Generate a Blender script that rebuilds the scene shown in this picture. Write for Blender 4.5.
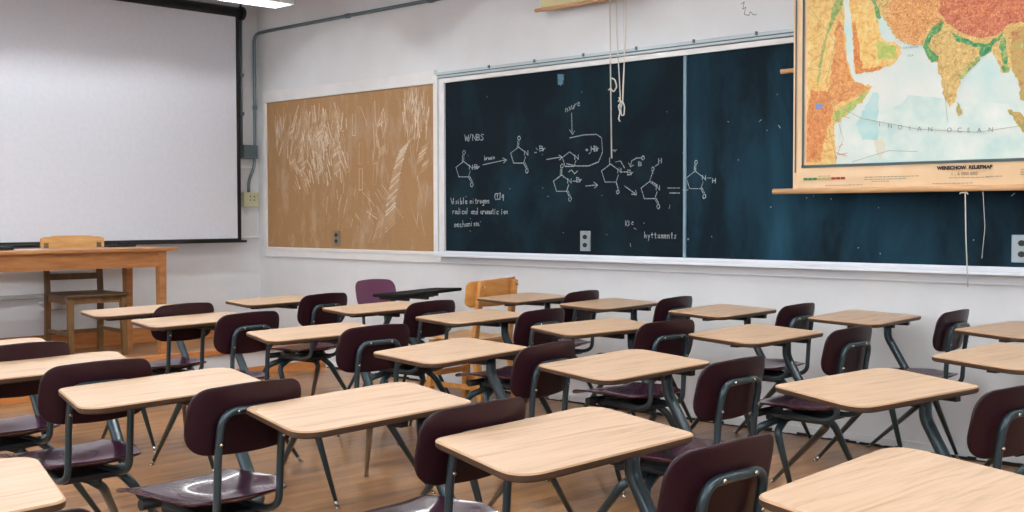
import bpy, bmesh, math, random
from mathutils import Vector, Matrix, noise
from mathutils.geometry import tessellate_polygon

for o in list(bpy.data.objects):
    bpy.data.objects.remove(o, do_unlink=True)
scene = bpy.context.scene
C = scene.collection

# ------------------------------------------------------------ camera
cam_data = bpy.data.cameras.new('camera')
cam_data.sensor_width = 36.0
cam_data.lens = 1182.7 / 1024 * 36.0
cam_data.clip_end = 100
cam = bpy.data.objects.new('camera', cam_data)
C.objects.link(cam)
_r = Vector((0.7214530874709121, 0.6924604909223538, -0.0019776476584744736))
_u = Vector((-0.02262503005810668, 0.02642655948835776, 0.9993946892837074))
_f = Vector((-0.692093599590083, 0.7209716398480464, -0.034732462355279))
cam.matrix_world = Matrix(((_r.x, _u.x, -_f.x, 8.5043), (_r.y, _u.y, -_f.y, -5.7570),
                           (_r.z, _u.z, -_f.z, 1.2116), (0, 0, 0, 1)))
scene.camera = cam

# ------------------------------------------------------------ world, daylight, exposure
world = bpy.data.worlds.new('world')
scene.world = world
world.use_nodes = True
bg = world.node_tree.nodes['Background']
bg.inputs[0].default_value = (0.75, 0.86, 1.0, 1)
bg.inputs[1].default_value = 1.0
scene.view_settings.view_transform = 'Standard'
scene.view_settings.look = 'None'
scene.view_settings.exposure = 0.1
scene.view_settings.gamma = 1.0
scene.view_settings.use_curve_mapping = False

ROOM_X, ROOM_Y, ROOM_Z = 11.0, -8.2, 3.25
WINDOWS = [(1.2, 3.4), (4.2, 6.4), (7.2, 9.4)]
DAYLIGHT = 50.0
for x0, x1 in WINDOWS:           # daylight coming in through each window of the left wall
    ld = bpy.data.lights.new('daylight_and_fill', 'AREA')
    ld.shape = 'RECTANGLE'; ld.size = x1 - x0; ld.size_y = 1.7
    ld.energy = DAYLIGHT; ld.color = (0.86, 0.93, 1.0)
    lo = bpy.data.objects.new('daylight_and_fill', ld); C.objects.link(lo)
    lo.location = ((x0 + x1) / 2, ROOM_Y - 0.25, 1.95)
    lo.rotation_euler = (math.radians(78), 0, 0)
ld = bpy.data.lights.new('daylight_and_fill', 'AREA')      # added fill from a made-up back-wall window, brightens the front wall
ld.shape = 'RECTANGLE'; ld.size = 3.6; ld.size_y = 1.6; ld.energy = 80.0; ld.color = (0.88, 0.94, 1.0)
lo = bpy.data.objects.new('daylight_and_fill', ld); C.objects.link(lo)
lo.location = (ROOM_X + 0.3, -5.0, 1.9); lo.rotation_euler = (math.radians(90), 0, math.radians(90))
LAMP_STRENGTH = 60.0            # the fluorescent lamps, built further down

CHALK_MARKS = [["chalk_word",[[[2.535,1.77],[2.545,1.728],[2.555,1.757],[2.565,1.727],[2.575,1.768]],[[2.575,1.724],[2.599,1.773]],[[2.614,1.728],[2.615,1.769],[2.646,1.726],[2.646,1.768]],[[2.654,1.727],[2.654,1.769],[2.678,1.763],[2.678,1.751],[2.654,1.748],[2.682,1.742],[2.682,1.73],[2.654,1.727]],[[2.721,1.763],[2.705,1.767],[2.695,1.758],[2.717,1.742],[2.717,1.73],[2.693,1.727]]]],["chalk_word",[[[2.39,1.332],[2.405,1.29],[2.42,1.332]],[[2.419,1.29],[2.419,1.311]],[[2.419,1.319],[2.42,1.322]],[[2.457,1.311],[2.442,1.307],[2.457,1.296],[2.44,1.29]],[[2.469,1.29],[2.469,1.311]],[[2.469,1.32],[2.47,1.322]],[[2.49,1.332],[2.489,1.29],[2.504,1.292],[2.504,1.307],[2.489,1.307]],[[2.518,1.29],[2.521,1.332]],[[2.539,1.303],[2.556,1.303],[2.554,1.311],[2.541,1.311],[2.539,1.297],[2.547,1.29],[2.558,1.294]],[[2.588,1.291],[2.588,1.312],[2.592,1.307],[2.602,1.312],[2.604,1.291]],[[2.616,1.291],[2.616,1.312]],[[2.616,1.32],[2.617,1.322]],[[2.644,1.326],[2.644,1.293],[2.651,1.291]],[[2.636,1.314],[2.653,1.314]],[[2.66,1.291],[2.662,1.314],[2.664,1.306],[2.677,1.314]],[[2.692,1.312],[2.684,1.302],[2.692,1.291],[2.701,1.302],[2.692,1.312]],[[2.724,1.312],[2.71,1.308],[2.712,1.296],[2.724,1.3],[2.724,1.312],[2.722,1.277],[2.71,1.279]],[[2.732,1.304],[2.748,1.304],[2.746,1.312],[2.734,1.312],[2.732,1.298],[2.74,1.292],[2.75,1.295]],[[2.755,1.292],[2.756,1.312],[2.76,1.308],[2.77,1.312],[2.772,1.292]]]],["chalk_word",[[[2.851,1.356],[2.835,1.356],[2.828,1.337],[2.835,1.316],[2.85,1.318]],[[2.874,1.357],[2.859,1.357],[2.851,1.338],[2.859,1.316],[2.874,1.319]],[[2.879,1.315],[2.881,1.362]],[[2.902,1.348],[2.898,1.33],[2.914,1.329]],[[2.912,1.348],[2.91,1.31]]]],["chalk_word",[[[2.41,1.219],[2.412,1.242],[2.414,1.234],[2.426,1.242]],[[2.45,1.24],[2.436,1.236],[2.436,1.221],[2.45,1.223]],[[2.45,1.24],[2.452,1.219]],[[2.474,1.261],[2.474,1.219],[2.459,1.221],[2.46,1.236],[2.474,1.236]],[[2.485,1.219],[2.485,1.24]],[[2.485,1.248],[2.486,1.25]],[[2.521,1.238],[2.509,1.238],[2.505,1.227],[2.511,1.219],[2.521,1.221]],[[2.544,1.24],[2.53,1.235],[2.53,1.221],[2.544,1.223]],[[2.544,1.24],[2.546,1.219]],[[2.555,1.219],[2.558,1.26]],[[2.614,1.239],[2.6,1.235],[2.6,1.221],[2.614,1.223]],[[2.614,1.239],[2.616,1.218]],[[2.621,1.218],[2.621,1.239],[2.625,1.235],[2.635,1.239],[2.637,1.218]],[[2.66,1.26],[2.66,1.218],[2.646,1.22],[2.646,1.235],[2.66,1.235]],[[2.705,1.239],[2.692,1.235],[2.692,1.22],[2.705,1.222]],[[2.705,1.239],[2.707,1.218]],[[2.712,1.218],[2.715,1.241],[2.716,1.233],[2.728,1.241]],[[2.743,1.239],[2.735,1.228],[2.743,1.218],[2.751,1.228],[2.743,1.239]],[[2.758,1.218],[2.758,1.239],[2.767,1.237],[2.767,1.218]],[[2.767,1.237],[2.777,1.237],[2.777,1.218]],[[2.796,1.239],[2.782,1.235],[2.782,1.22],[2.796,1.222]],[[2.796,1.239],[2.798,1.218]],[[2.81,1.253],[2.81,1.22],[2.816,1.218]],[[2.803,1.241],[2.818,1.241]],[[2.829,1.218],[2.829,1.238]],[[2.829,1.247],[2.83,1.249]],[[2.862,1.236],[2.851,1.236],[2.847,1.226],[2.853,1.218],[2.862,1.22]],[[2.895,1.218],[2.895,1.238]],[[2.895,1.246],[2.896,1.248]],[[2.921,1.238],[2.913,1.228],[2.921,1.218],[2.928,1.228],[2.921,1.238]],[[2.935,1.218],[2.935,1.238],[2.939,1.234],[2.948,1.238],[2.95,1.218]]]],["chalk_word",[[[2.43,1.127],[2.43,1.148],[2.441,1.146],[2.441,1.127]],[[2.441,1.146],[2.453,1.146],[2.452,1.127]],[[2.458,1.141],[2.476,1.141],[2.474,1.149],[2.46,1.149],[2.458,1.134],[2.467,1.128],[2.478,1.132]],[[2.504,1.148],[2.49,1.148],[2.486,1.138],[2.492,1.129],[2.504,1.131]],[[2.514,1.172],[2.513,1.13]],[[2.513,1.145],[2.527,1.151],[2.531,1.13]],[[2.559,1.152],[2.543,1.148],[2.543,1.134],[2.559,1.136]],[[2.559,1.152],[2.561,1.132]],[[2.568,1.132],[2.568,1.153],[2.573,1.149],[2.584,1.154],[2.586,1.133]],[[2.6,1.134],[2.6,1.155]],[[2.6,1.163],[2.601,1.165]],[[2.64,1.156],[2.625,1.151],[2.64,1.141],[2.623,1.135]],[[2.65,1.136],[2.65,1.157],[2.661,1.155],[2.661,1.136]],[[2.661,1.155],[2.672,1.155],[2.672,1.136]],[[2.677,1.137],[2.679,1.139]]]],["chalk_word",[[[3.471,1.873],[3.471,1.895],[3.475,1.89],[3.486,1.894],[3.488,1.872]],[[3.514,1.902],[3.499,1.899],[3.514,1.886],[3.497,1.881]],[[3.522,1.911],[3.524,1.889],[3.537,1.89],[3.539,1.91]],[[3.539,1.91],[3.54,1.888]],[[3.547,1.897],[3.549,1.921],[3.552,1.912],[3.564,1.92]],[[3.573,1.918],[3.589,1.917],[3.587,1.926],[3.575,1.927],[3.573,1.911],[3.581,1.904],[3.591,1.907]]]],["chalk_arrow",[[[3.522,1.863],[3.526,1.735]],[[3.505,1.756],[3.53,1.725],[3.547,1.747]]]],["chalk_structure",[[[2.524,1.586],[2.585,1.551]],[[2.59,1.52],[2.571,1.477]],[[2.571,1.477],[2.475,1.479]],[[2.475,1.479],[2.446,1.547]],[[2.446,1.547],[2.524,1.586]],[[2.524,1.586],[2.527,1.628]],[[2.511,1.586],[2.514,1.628]],[[2.528,1.662],[2.514,1.652],[2.518,1.638],[2.53,1.634],[2.542,1.645],[2.538,1.659],[2.528,1.662]],[[2.571,1.477],[2.596,1.442]],[[2.584,1.48],[2.609,1.445]],[[2.605,1.438],[2.591,1.426],[2.595,1.41],[2.607,1.407],[2.619,1.419],[2.615,1.435],[2.605,1.438]],[[2.581,1.529],[2.581,1.56],[2.614,1.528],[2.614,1.559]]]],["chalk_arrow",[[[2.62,1.542],[2.65,1.541]]]],["chalk_word",[[[2.633,1.53],[2.634,1.561],[2.657,1.558],[2.657,1.548],[2.634,1.546],[2.661,1.542],[2.661,1.533],[2.633,1.53]],[[2.665,1.529],[2.667,1.546],[2.669,1.54],[2.681,1.546]]]],["chalk_arrow",[[[2.712,1.556],[2.933,1.583]],[[2.905,1.597],[2.942,1.582],[2.914,1.563]]]],["chalk_word",[[[2.732,1.617],[2.732,1.589],[2.743,1.59],[2.743,1.6],[2.732,1.6]],[[2.749,1.59],[2.751,1.605],[2.752,1.599],[2.761,1.605]],[[2.772,1.604],[2.766,1.597],[2.772,1.59],[2.778,1.597],[2.772,1.604]],[[2.783,1.591],[2.783,1.605],[2.791,1.603],[2.791,1.591]],[[2.791,1.603],[2.799,1.603],[2.798,1.591]],[[2.803,1.592],[2.803,1.605]],[[2.803,1.611],[2.804,1.612]],[[2.817,1.592],[2.817,1.606],[2.82,1.603],[2.828,1.606],[2.829,1.592]]]],["chalk_structure",[[[3.054,1.664],[3.112,1.629]],[[3.117,1.598],[3.099,1.556]],[[3.099,1.556],[3.008,1.559]],[[3.008,1.559],[2.98,1.626]],[[2.98,1.626],[3.054,1.664]],[[3.054,1.664],[3.057,1.704]],[[3.042,1.664],[3.045,1.704]],[[3.058,1.737],[3.045,1.727],[3.049,1.713],[3.06,1.71],[3.071,1.72],[3.067,1.734],[3.058,1.737]],[[3.099,1.556],[3.122,1.522]],[[3.111,1.559],[3.133,1.525]],[[3.13,1.519],[3.117,1.507],[3.121,1.492],[3.132,1.489],[3.142,1.501],[3.139,1.516],[3.13,1.519]],[[3.108,1.608],[3.108,1.638],[3.139,1.607],[3.139,1.637]]]],["chalk_word",[[[3.199,1.622],[3.217,1.622]],[[3.208,1.62],[3.208,1.624]]]],["chalk_word",[[[3.244,1.631],[3.244,1.664],[3.268,1.66],[3.268,1.65],[3.244,1.648],[3.272,1.643],[3.272,1.633],[3.244,1.631]],[[3.276,1.63],[3.278,1.648],[3.28,1.641],[3.292,1.647]]]],["chalk_arrow",[[[3.306,1.573],[3.437,1.585]],[[3.411,1.599],[3.441,1.585],[3.419,1.566]]]],["chalk_structure",[[[3.505,1.615],[3.554,1.585]],[[3.558,1.557],[3.543,1.521]],[[3.543,1.521],[3.467,1.523]],[[3.467,1.523],[3.443,1.581]],[[3.443,1.581],[3.505,1.615]],[[3.549,1.565],[3.549,1.594],[3.578,1.564],[3.578,1.593]]]],["chalk_word",[[[3.639,1.622],[3.66,1.621]],[[3.65,1.614],[3.65,1.63]],[[3.685,1.611],[3.685,1.643]],[[3.713,1.61],[3.713,1.642]],[[3.685,1.627],[3.713,1.626]],[[3.707,1.612],[3.707,1.644],[3.732,1.639],[3.732,1.63],[3.707,1.628],[3.736,1.624],[3.736,1.614],[3.707,1.612]],[[3.73,1.613],[3.732,1.63],[3.734,1.624],[3.746,1.63]]]],["chalk_arrow",[[[3.505,1.704],[3.623,1.718],[3.73,1.716],[3.77,1.692],[3.778,1.604],[3.746,1.543],[3.664,1.52],[3.564,1.523],[3.479,1.539]]]],["chalk_structure",[[[3.437,1.469],[3.492,1.436]],[[3.497,1.405],[3.48,1.363]],[[3.48,1.363],[3.393,1.364]],[[3.393,1.364],[3.366,1.43]],[[3.366,1.43],[3.437,1.469]],[[3.437,1.469],[3.439,1.508]],[[3.425,1.469],[3.428,1.508]],[[3.44,1.54],[3.428,1.53],[3.431,1.517],[3.442,1.514],[3.452,1.524],[3.449,1.537],[3.44,1.54]],[[3.48,1.363],[3.501,1.331]],[[3.491,1.366],[3.512,1.334]],[[3.509,1.327],[3.497,1.316],[3.5,1.301],[3.51,1.298],[3.52,1.31],[3.517,1.324],[3.509,1.327]],[[3.489,1.415],[3.489,1.444],[3.518,1.414],[3.518,1.443]]]],["chalk_arrow",[[[3.532,1.427],[3.565,1.426]]]],["chalk_word",[[[3.564,1.421],[3.564,1.45],[3.584,1.446],[3.584,1.438],[3.564,1.435],[3.588,1.432],[3.588,1.423],[3.564,1.421]],[[3.591,1.42],[3.593,1.436],[3.594,1.43],[3.604,1.436]]]],["chalk_arrow",[[[3.496,1.487],[3.522,1.499],[3.547,1.473],[3.573,1.491]],[[3.639,1.394],[3.73,1.399]],[[3.705,1.418],[3.738,1.399],[3.714,1.38]]]],["chalk_structure",[[[3.843,1.527],[3.9,1.491]],[[3.905,1.458],[3.887,1.414]],[[3.887,1.414],[3.798,1.416]],[[3.798,1.416],[3.77,1.486]],[[3.77,1.486],[3.843,1.527]],[[3.899,1.47],[3.899,1.498],[3.925,1.47],[3.925,1.497]]]],["chalk_arrow",[[[3.843,1.527],[3.835,1.527],[3.835,1.565]]]],["chalk_word",[[[3.859,1.611],[3.875,1.61]],[[3.867,1.605],[3.867,1.617]],[[3.878,1.6],[3.879,1.614],[3.881,1.609],[3.89,1.614]]]],["chalk_arrow",[[[3.93,1.475],[3.977,1.474]]]],["chalk_word",[[[3.977,1.456],[3.977,1.486],[3.998,1.483],[3.998,1.473],[3.977,1.471],[4.001,1.467],[4.001,1.458],[3.977,1.456]],[[4.005,1.455],[4.007,1.472],[4.008,1.465],[4.019,1.471]]]],["chalk_arrow",[[[3.887,1.414],[3.903,1.371]]]],["chalk_word",[[[3.901,1.365],[3.891,1.355],[3.894,1.342],[3.902,1.34],[3.911,1.35],[3.908,1.362],[3.901,1.365]]]],["chalk_arrow",[[[4.0,1.51],[4.008,1.54],[4.046,1.557],[4.085,1.556]],[[3.985,1.529],[4.0,1.504],[4.023,1.515]]]],["chalk_word",[[[4.095,1.568],[4.085,1.559],[4.088,1.546],[4.097,1.544],[4.106,1.553],[4.103,1.565],[4.095,1.568]]]],["chalk_word",[[[4.062,1.508],[4.062,1.533],[4.08,1.53],[4.08,1.522],[4.062,1.52],[4.083,1.517],[4.083,1.51],[4.062,1.508]]]],["chalk_arrow",[[[3.883,1.538],[3.922,1.543],[3.953,1.499]],[[3.954,1.388],[4.039,1.338]],[[4.008,1.338],[4.047,1.332],[4.039,1.362]]]],["chalk_structure",[[[4.146,1.412],[4.197,1.379]],[[4.202,1.349],[4.186,1.308]],[[4.186,1.308],[4.106,1.309]],[[4.106,1.309],[4.081,1.373]],[[4.081,1.373],[4.146,1.412]],[[4.186,1.308],[4.205,1.277]],[[4.195,1.311],[4.214,1.28]],[[4.211,1.274],[4.201,1.264],[4.204,1.25],[4.213,1.247],[4.222,1.258],[4.219,1.272],[4.211,1.274]],[[4.195,1.359],[4.195,1.387],[4.22,1.359],[4.22,1.386]]]],["chalk_arrow",[[[4.146,1.412],[4.168,1.469]]]],["chalk_word",[[[4.17,1.499],[4.16,1.49],[4.163,1.477],[4.171,1.475],[4.179,1.484],[4.177,1.496],[4.17,1.499]]]],["chalk_arrow",[[[4.19,1.504],[4.213,1.516]]]],["chalk_word",[[[4.213,1.522],[4.213,1.549]],[[4.234,1.521],[4.233,1.548]],[[4.213,1.535],[4.233,1.534]]]],["chalk_arrow",[[[4.161,1.412],[4.203,1.389]],[[4.28,1.37],[4.367,1.369]],[[4.295,1.34],[4.367,1.339]],[[4.396,1.357],[4.432,1.356]]]],["chalk_structure",[[[4.481,1.464],[4.529,1.432]],[[4.534,1.402],[4.519,1.362]],[[4.519,1.362],[4.444,1.364]],[[4.444,1.364],[4.42,1.427]],[[4.42,1.427],[4.481,1.464]],[[4.481,1.464],[4.483,1.499]],[[4.472,1.464],[4.474,1.499]],[[4.484,1.528],[4.474,1.519],[4.477,1.507],[4.485,1.504],[4.494,1.513],[4.491,1.525],[4.484,1.528]],[[4.519,1.362],[4.536,1.333]],[[4.528,1.365],[4.545,1.336]],[[4.543,1.33],[4.533,1.32],[4.536,1.306],[4.544,1.304],[4.553,1.314],[4.55,1.327],[4.543,1.33]],[[4.528,1.412],[4.527,1.439],[4.551,1.412],[4.551,1.438]]]],["chalk_arrow",[[[4.562,1.423],[4.59,1.423]]]],["chalk_word",[[[4.6,1.394],[4.6,1.42]],[[4.619,1.393],[4.619,1.419]],[[4.6,1.407],[4.619,1.406]]]],["chalk_word",[[[3.962,1.142],[3.962,1.176]],[[3.982,1.176],[3.962,1.155],[3.982,1.142]],[[3.988,1.146],[3.988,1.163]],[[3.988,1.17],[3.989,1.172]],[[4.021,1.166],[4.011,1.166],[4.008,1.158],[4.013,1.151],[4.021,1.153]]]],["chalk_word",[[[4.109,1.109],[4.109,1.07]],[[4.109,1.083],[4.119,1.089],[4.122,1.07]],[[4.134,1.089],[4.14,1.074]],[[4.147,1.089],[4.137,1.054]],[[4.165,1.103],[4.165,1.072],[4.17,1.07]],[[4.159,1.091],[4.172,1.092]],[[4.19,1.103],[4.19,1.072],[4.195,1.07]],[[4.183,1.091],[4.197,1.092]],[[4.221,1.09],[4.21,1.086],[4.21,1.072],[4.221,1.074]],[[4.221,1.09],[4.223,1.07]],[[4.233,1.07],[4.233,1.09],[4.241,1.088],[4.241,1.07]],[[4.241,1.088],[4.249,1.088],[4.249,1.07]],[[4.257,1.082],[4.27,1.082],[4.268,1.09],[4.259,1.09],[4.257,1.076],[4.264,1.07],[4.272,1.073]],[[4.281,1.07],[4.281,1.09],[4.285,1.086],[4.293,1.09],[4.294,1.07]],[[4.312,1.103],[4.312,1.072],[4.317,1.07]],[[4.306,1.092],[4.318,1.092]],[[4.343,1.09],[4.331,1.086],[4.343,1.076],[4.33,1.07]]]],["chalk_word",[[[4.426,1.062],[4.426,1.07],[4.428,1.069],[4.433,1.07],[4.434,1.062]]]]]
MAP_SHAPES = {"africa":[[5.271,2.499],[5.47,2.47],[5.496,2.314],[5.501,2.185],[5.512,2.056],[5.534,1.939],[5.562,1.892],[5.658,1.859],[5.618,1.805],[5.549,1.746],[5.466,1.687],[5.449,1.681],[5.452,1.571],[5.46,1.47],[5.279,1.467]],"ethiopia":[[5.468,2.227],[5.497,2.16],[5.502,2.057],[5.527,1.946],[5.555,1.886],[5.652,1.857],[5.604,1.825],[5.521,1.799],[5.451,1.778],[5.407,1.833],[5.421,1.936],[5.448,2.062],[5.447,2.165]],"greatlakes":[[5.305,1.866],[5.422,1.845],[5.439,1.766],[5.423,1.676],[5.409,1.677],[5.388,1.587],[5.367,1.483],[5.279,1.486],[5.277,1.737],[5.298,1.788]],"lake":[[5.338,1.792],[5.369,1.794],[5.373,1.764],[5.343,1.759]],"somalicoast":[[5.648,1.851],[5.611,1.803],[5.549,1.75],[5.473,1.693],[5.44,1.688],[5.44,1.727],[5.493,1.769],[5.563,1.796]],"nile":[[5.446,2.32],[5.489,2.314],[5.489,2.289],[5.436,2.205],[5.405,2.131],[5.37,1.992],[5.356,1.902],[5.346,1.903],[5.36,2.006],[5.39,2.139],[5.419,2.214]],"arabia":[[5.527,2.462],[5.669,2.442],[5.648,2.294],[5.682,2.19],[5.69,2.151],[5.697,2.101],[5.737,2.071],[5.77,2.074],[5.81,2.039],[5.81,2.008],[5.765,1.959],[5.671,1.937],[5.562,1.928],[5.551,2.027],[5.539,2.181],[5.524,2.284]],"yemen":[[5.541,2.193],[5.562,2.191],[5.586,2.049],[5.596,1.953],[5.671,1.95],[5.751,1.96],[5.671,1.936],[5.565,1.927],[5.554,2.014]],"omangreen":[[5.683,2.089],[5.737,2.065],[5.784,2.042],[5.778,1.987],[5.684,1.992]],"gulfgreen":[[5.644,2.295],[5.671,2.291],[5.703,2.2],[5.692,2.191],[5.671,2.216]],"asia":[[5.68,2.44],[6.561,2.314],[6.57,1.682],[6.393,1.74],[6.381,1.821],[6.363,1.863],[6.351,1.902],[6.34,1.871],[6.311,1.871],[6.281,1.934],[6.257,1.975],[6.218,1.961],[6.192,1.937],[6.145,1.887],[6.109,1.857],[6.1,1.819],[6.083,1.749],[6.055,1.724],[6.036,1.764],[6.013,1.85],[5.997,1.948],[5.965,1.949],[5.946,1.996],[5.913,2.041],[5.843,2.051],[5.803,2.071],[5.77,2.105],[5.75,2.145],[5.716,2.186],[5.689,2.214],[5.668,2.292]],"tibet":[[6.002,2.394],[6.561,2.314],[6.49,2.086],[6.377,2.099],[6.331,2.092],[6.309,2.066],[6.262,2.047],[6.203,2.045],[6.143,2.066],[6.082,2.102],[6.032,2.144],[6.0,2.19],[6.006,2.249]],"hindu":[[5.823,2.42],[6.002,2.394],[6.006,2.225],[6.007,2.177],[5.957,2.134],[5.919,2.077],[5.91,2.044],[5.842,2.058],[5.79,2.103],[5.736,2.171],[5.722,2.235],[5.762,2.28]],"indus":[[6.007,2.159],[6.026,2.138],[6.007,2.098],[5.964,2.073],[5.945,2.038],[5.965,2.006],[6.003,1.978],[5.997,1.957],[5.965,1.951],[5.936,1.996],[5.922,2.028],[5.939,2.075],[5.97,2.121]],"ganges":[[6.063,2.086],[6.113,2.057],[6.179,2.024],[6.251,2.019],[6.309,2.06],[6.309,2.037],[6.26,2.001],[6.257,1.978],[6.228,1.96],[6.198,1.971],[6.206,2.0],[6.143,2.018],[6.088,2.042]],"burma":[[6.291,2.038],[6.321,2.035],[6.327,1.977],[6.34,1.877],[6.317,1.871],[6.308,1.944]],"indiaeast":[[6.198,1.96],[6.204,1.939],[6.145,1.885],[6.111,1.857],[6.099,1.879],[6.133,1.912]],"siam":[[6.349,2.067],[6.49,2.074],[6.495,1.71],[6.399,1.739],[6.386,1.821],[6.363,1.869],[6.344,1.975]],"srilanka":[[6.094,1.754],[6.12,1.71],[6.121,1.692],[6.105,1.68],[6.092,1.706]],"sumatra":[[6.336,1.697],[6.382,1.685],[6.451,1.632],[6.497,1.561],[6.497,1.527],[6.429,1.564],[6.383,1.625]],"bluepatch":[[5.659,1.828],[5.693,1.813],[5.687,1.7],[5.688,1.586],[5.606,1.59],[5.564,1.669]],"tealA":[[5.845,1.802],[6.382,1.717],[6.41,1.646],[6.498,1.481],[6.027,1.474],[5.743,1.484],[5.481,1.57],[5.48,1.66],[5.633,1.716],[5.793,1.756]],"paleA":[[5.949,1.648],[5.987,1.646],[5.981,1.61],[5.964,1.488],[5.919,1.484],[5.95,1.611]],"paleB":[[5.668,1.587],[5.708,1.598],[5.729,1.559],[5.703,1.485],[5.678,1.536]]}
# ------------------------------------------------------------ helpers
def srgb(r, g, b):
    f = lambda c: (c / 255 / 12.92) if c / 255 <= 0.04045 else ((c / 255 + 0.055) / 1.055) ** 2.4
    return (f(r), f(g), f(b), 1)

def mat(name, col, rough=0.6, metal=0.0, coat=0.0, spec=0.5, emit=None, strength=0.0):
    m = bpy.data.materials.new(name); m.use_nodes = True
    b = m.node_tree.nodes['Principled BSDF']
    b.inputs['Base Color'].default_value = col
    b.inputs['Roughness'].default_value = rough
    b.inputs['Metallic'].default_value = metal
    b.inputs['Coat Weight'].default_value = coat
    b.inputs['Specular IOR Level'].default_value = spec
    if emit:
        b.inputs['Emission Color'].default_value = emit
        b.inputs['Emission Strength'].default_value = strength
    return m

def noise_mat(name, stops, scale=(1, 1, 1), nscale=5.0, detail=4.0, rough=0.6, bump=0.0, coat=0.0,
              distort=0.0, spec=0.5, rough_var=0.0, obj_rand=0.0, noise_rough=0.55):
    """Colour ramp over a stretched noise in object space, with an optional bump."""
    m = mat(name, stops[0][1], rough, 0, coat, spec)
    nt = m.node_tree; N = nt.nodes; L = nt.links; b = N['Principled BSDF']
    tc = N.new('ShaderNodeTexCoord'); mp = N.new('ShaderNodeMapping'); mp.inputs['Scale'].default_value = scale
    L.new(tc.outputs['Object'], mp.inputs['Vector'])
    if obj_rand:
        oi = N.new('ShaderNodeObjectInfo'); mu = N.new('ShaderNodeMath'); mu.operation = 'MULTIPLY'
        mu.inputs[1].default_value = obj_rand
        L.new(oi.outputs['Random'], mu.inputs[0]); L.new(mu.outputs[0], mp.inputs['Location'])
    no = N.new('ShaderNodeTexNoise'); no.inputs['Scale'].default_value = nscale
    no.inputs['Detail'].default_value = detail; no.inputs['Distortion'].default_value = distort
    no.inputs['Roughness'].default_value = noise_rough
    L.new(mp.outputs[0], no.inputs['Vector'])
    cr = N.new('ShaderNodeValToRGB'); e = cr.color_ramp.elements
    e[0].position, e[0].color = stops[0]; e[1].position, e[1].color = stops[-1]
    for p, c in stops[1:-1]:
        q = e.new(p); q.color = c
    L.new(no.outputs['Fac'], cr.inputs[0]); L.new(cr.outputs[0], b.inputs['Base Color'])
    if bump:
        bp = N.new('ShaderNodeBump'); bp.inputs['Strength'].default_value = bump; bp.inputs['Distance'].default_value = 0.01
        L.new(no.outputs['Fac'], bp.inputs['Height']); L.new(bp.outputs[0], b.inputs['Normal'])
    if rough_var:
        mr = N.new('ShaderNodeMapRange'); mr.inputs['To Min'].default_value = rough - rough_var
        mr.inputs['To Max'].default_value = rough + rough_var
        L.new(no.outputs['Fac'], mr.inputs['Value']); L.new(mr.outputs[0], b.inputs['Roughness'])
    return m

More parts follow.
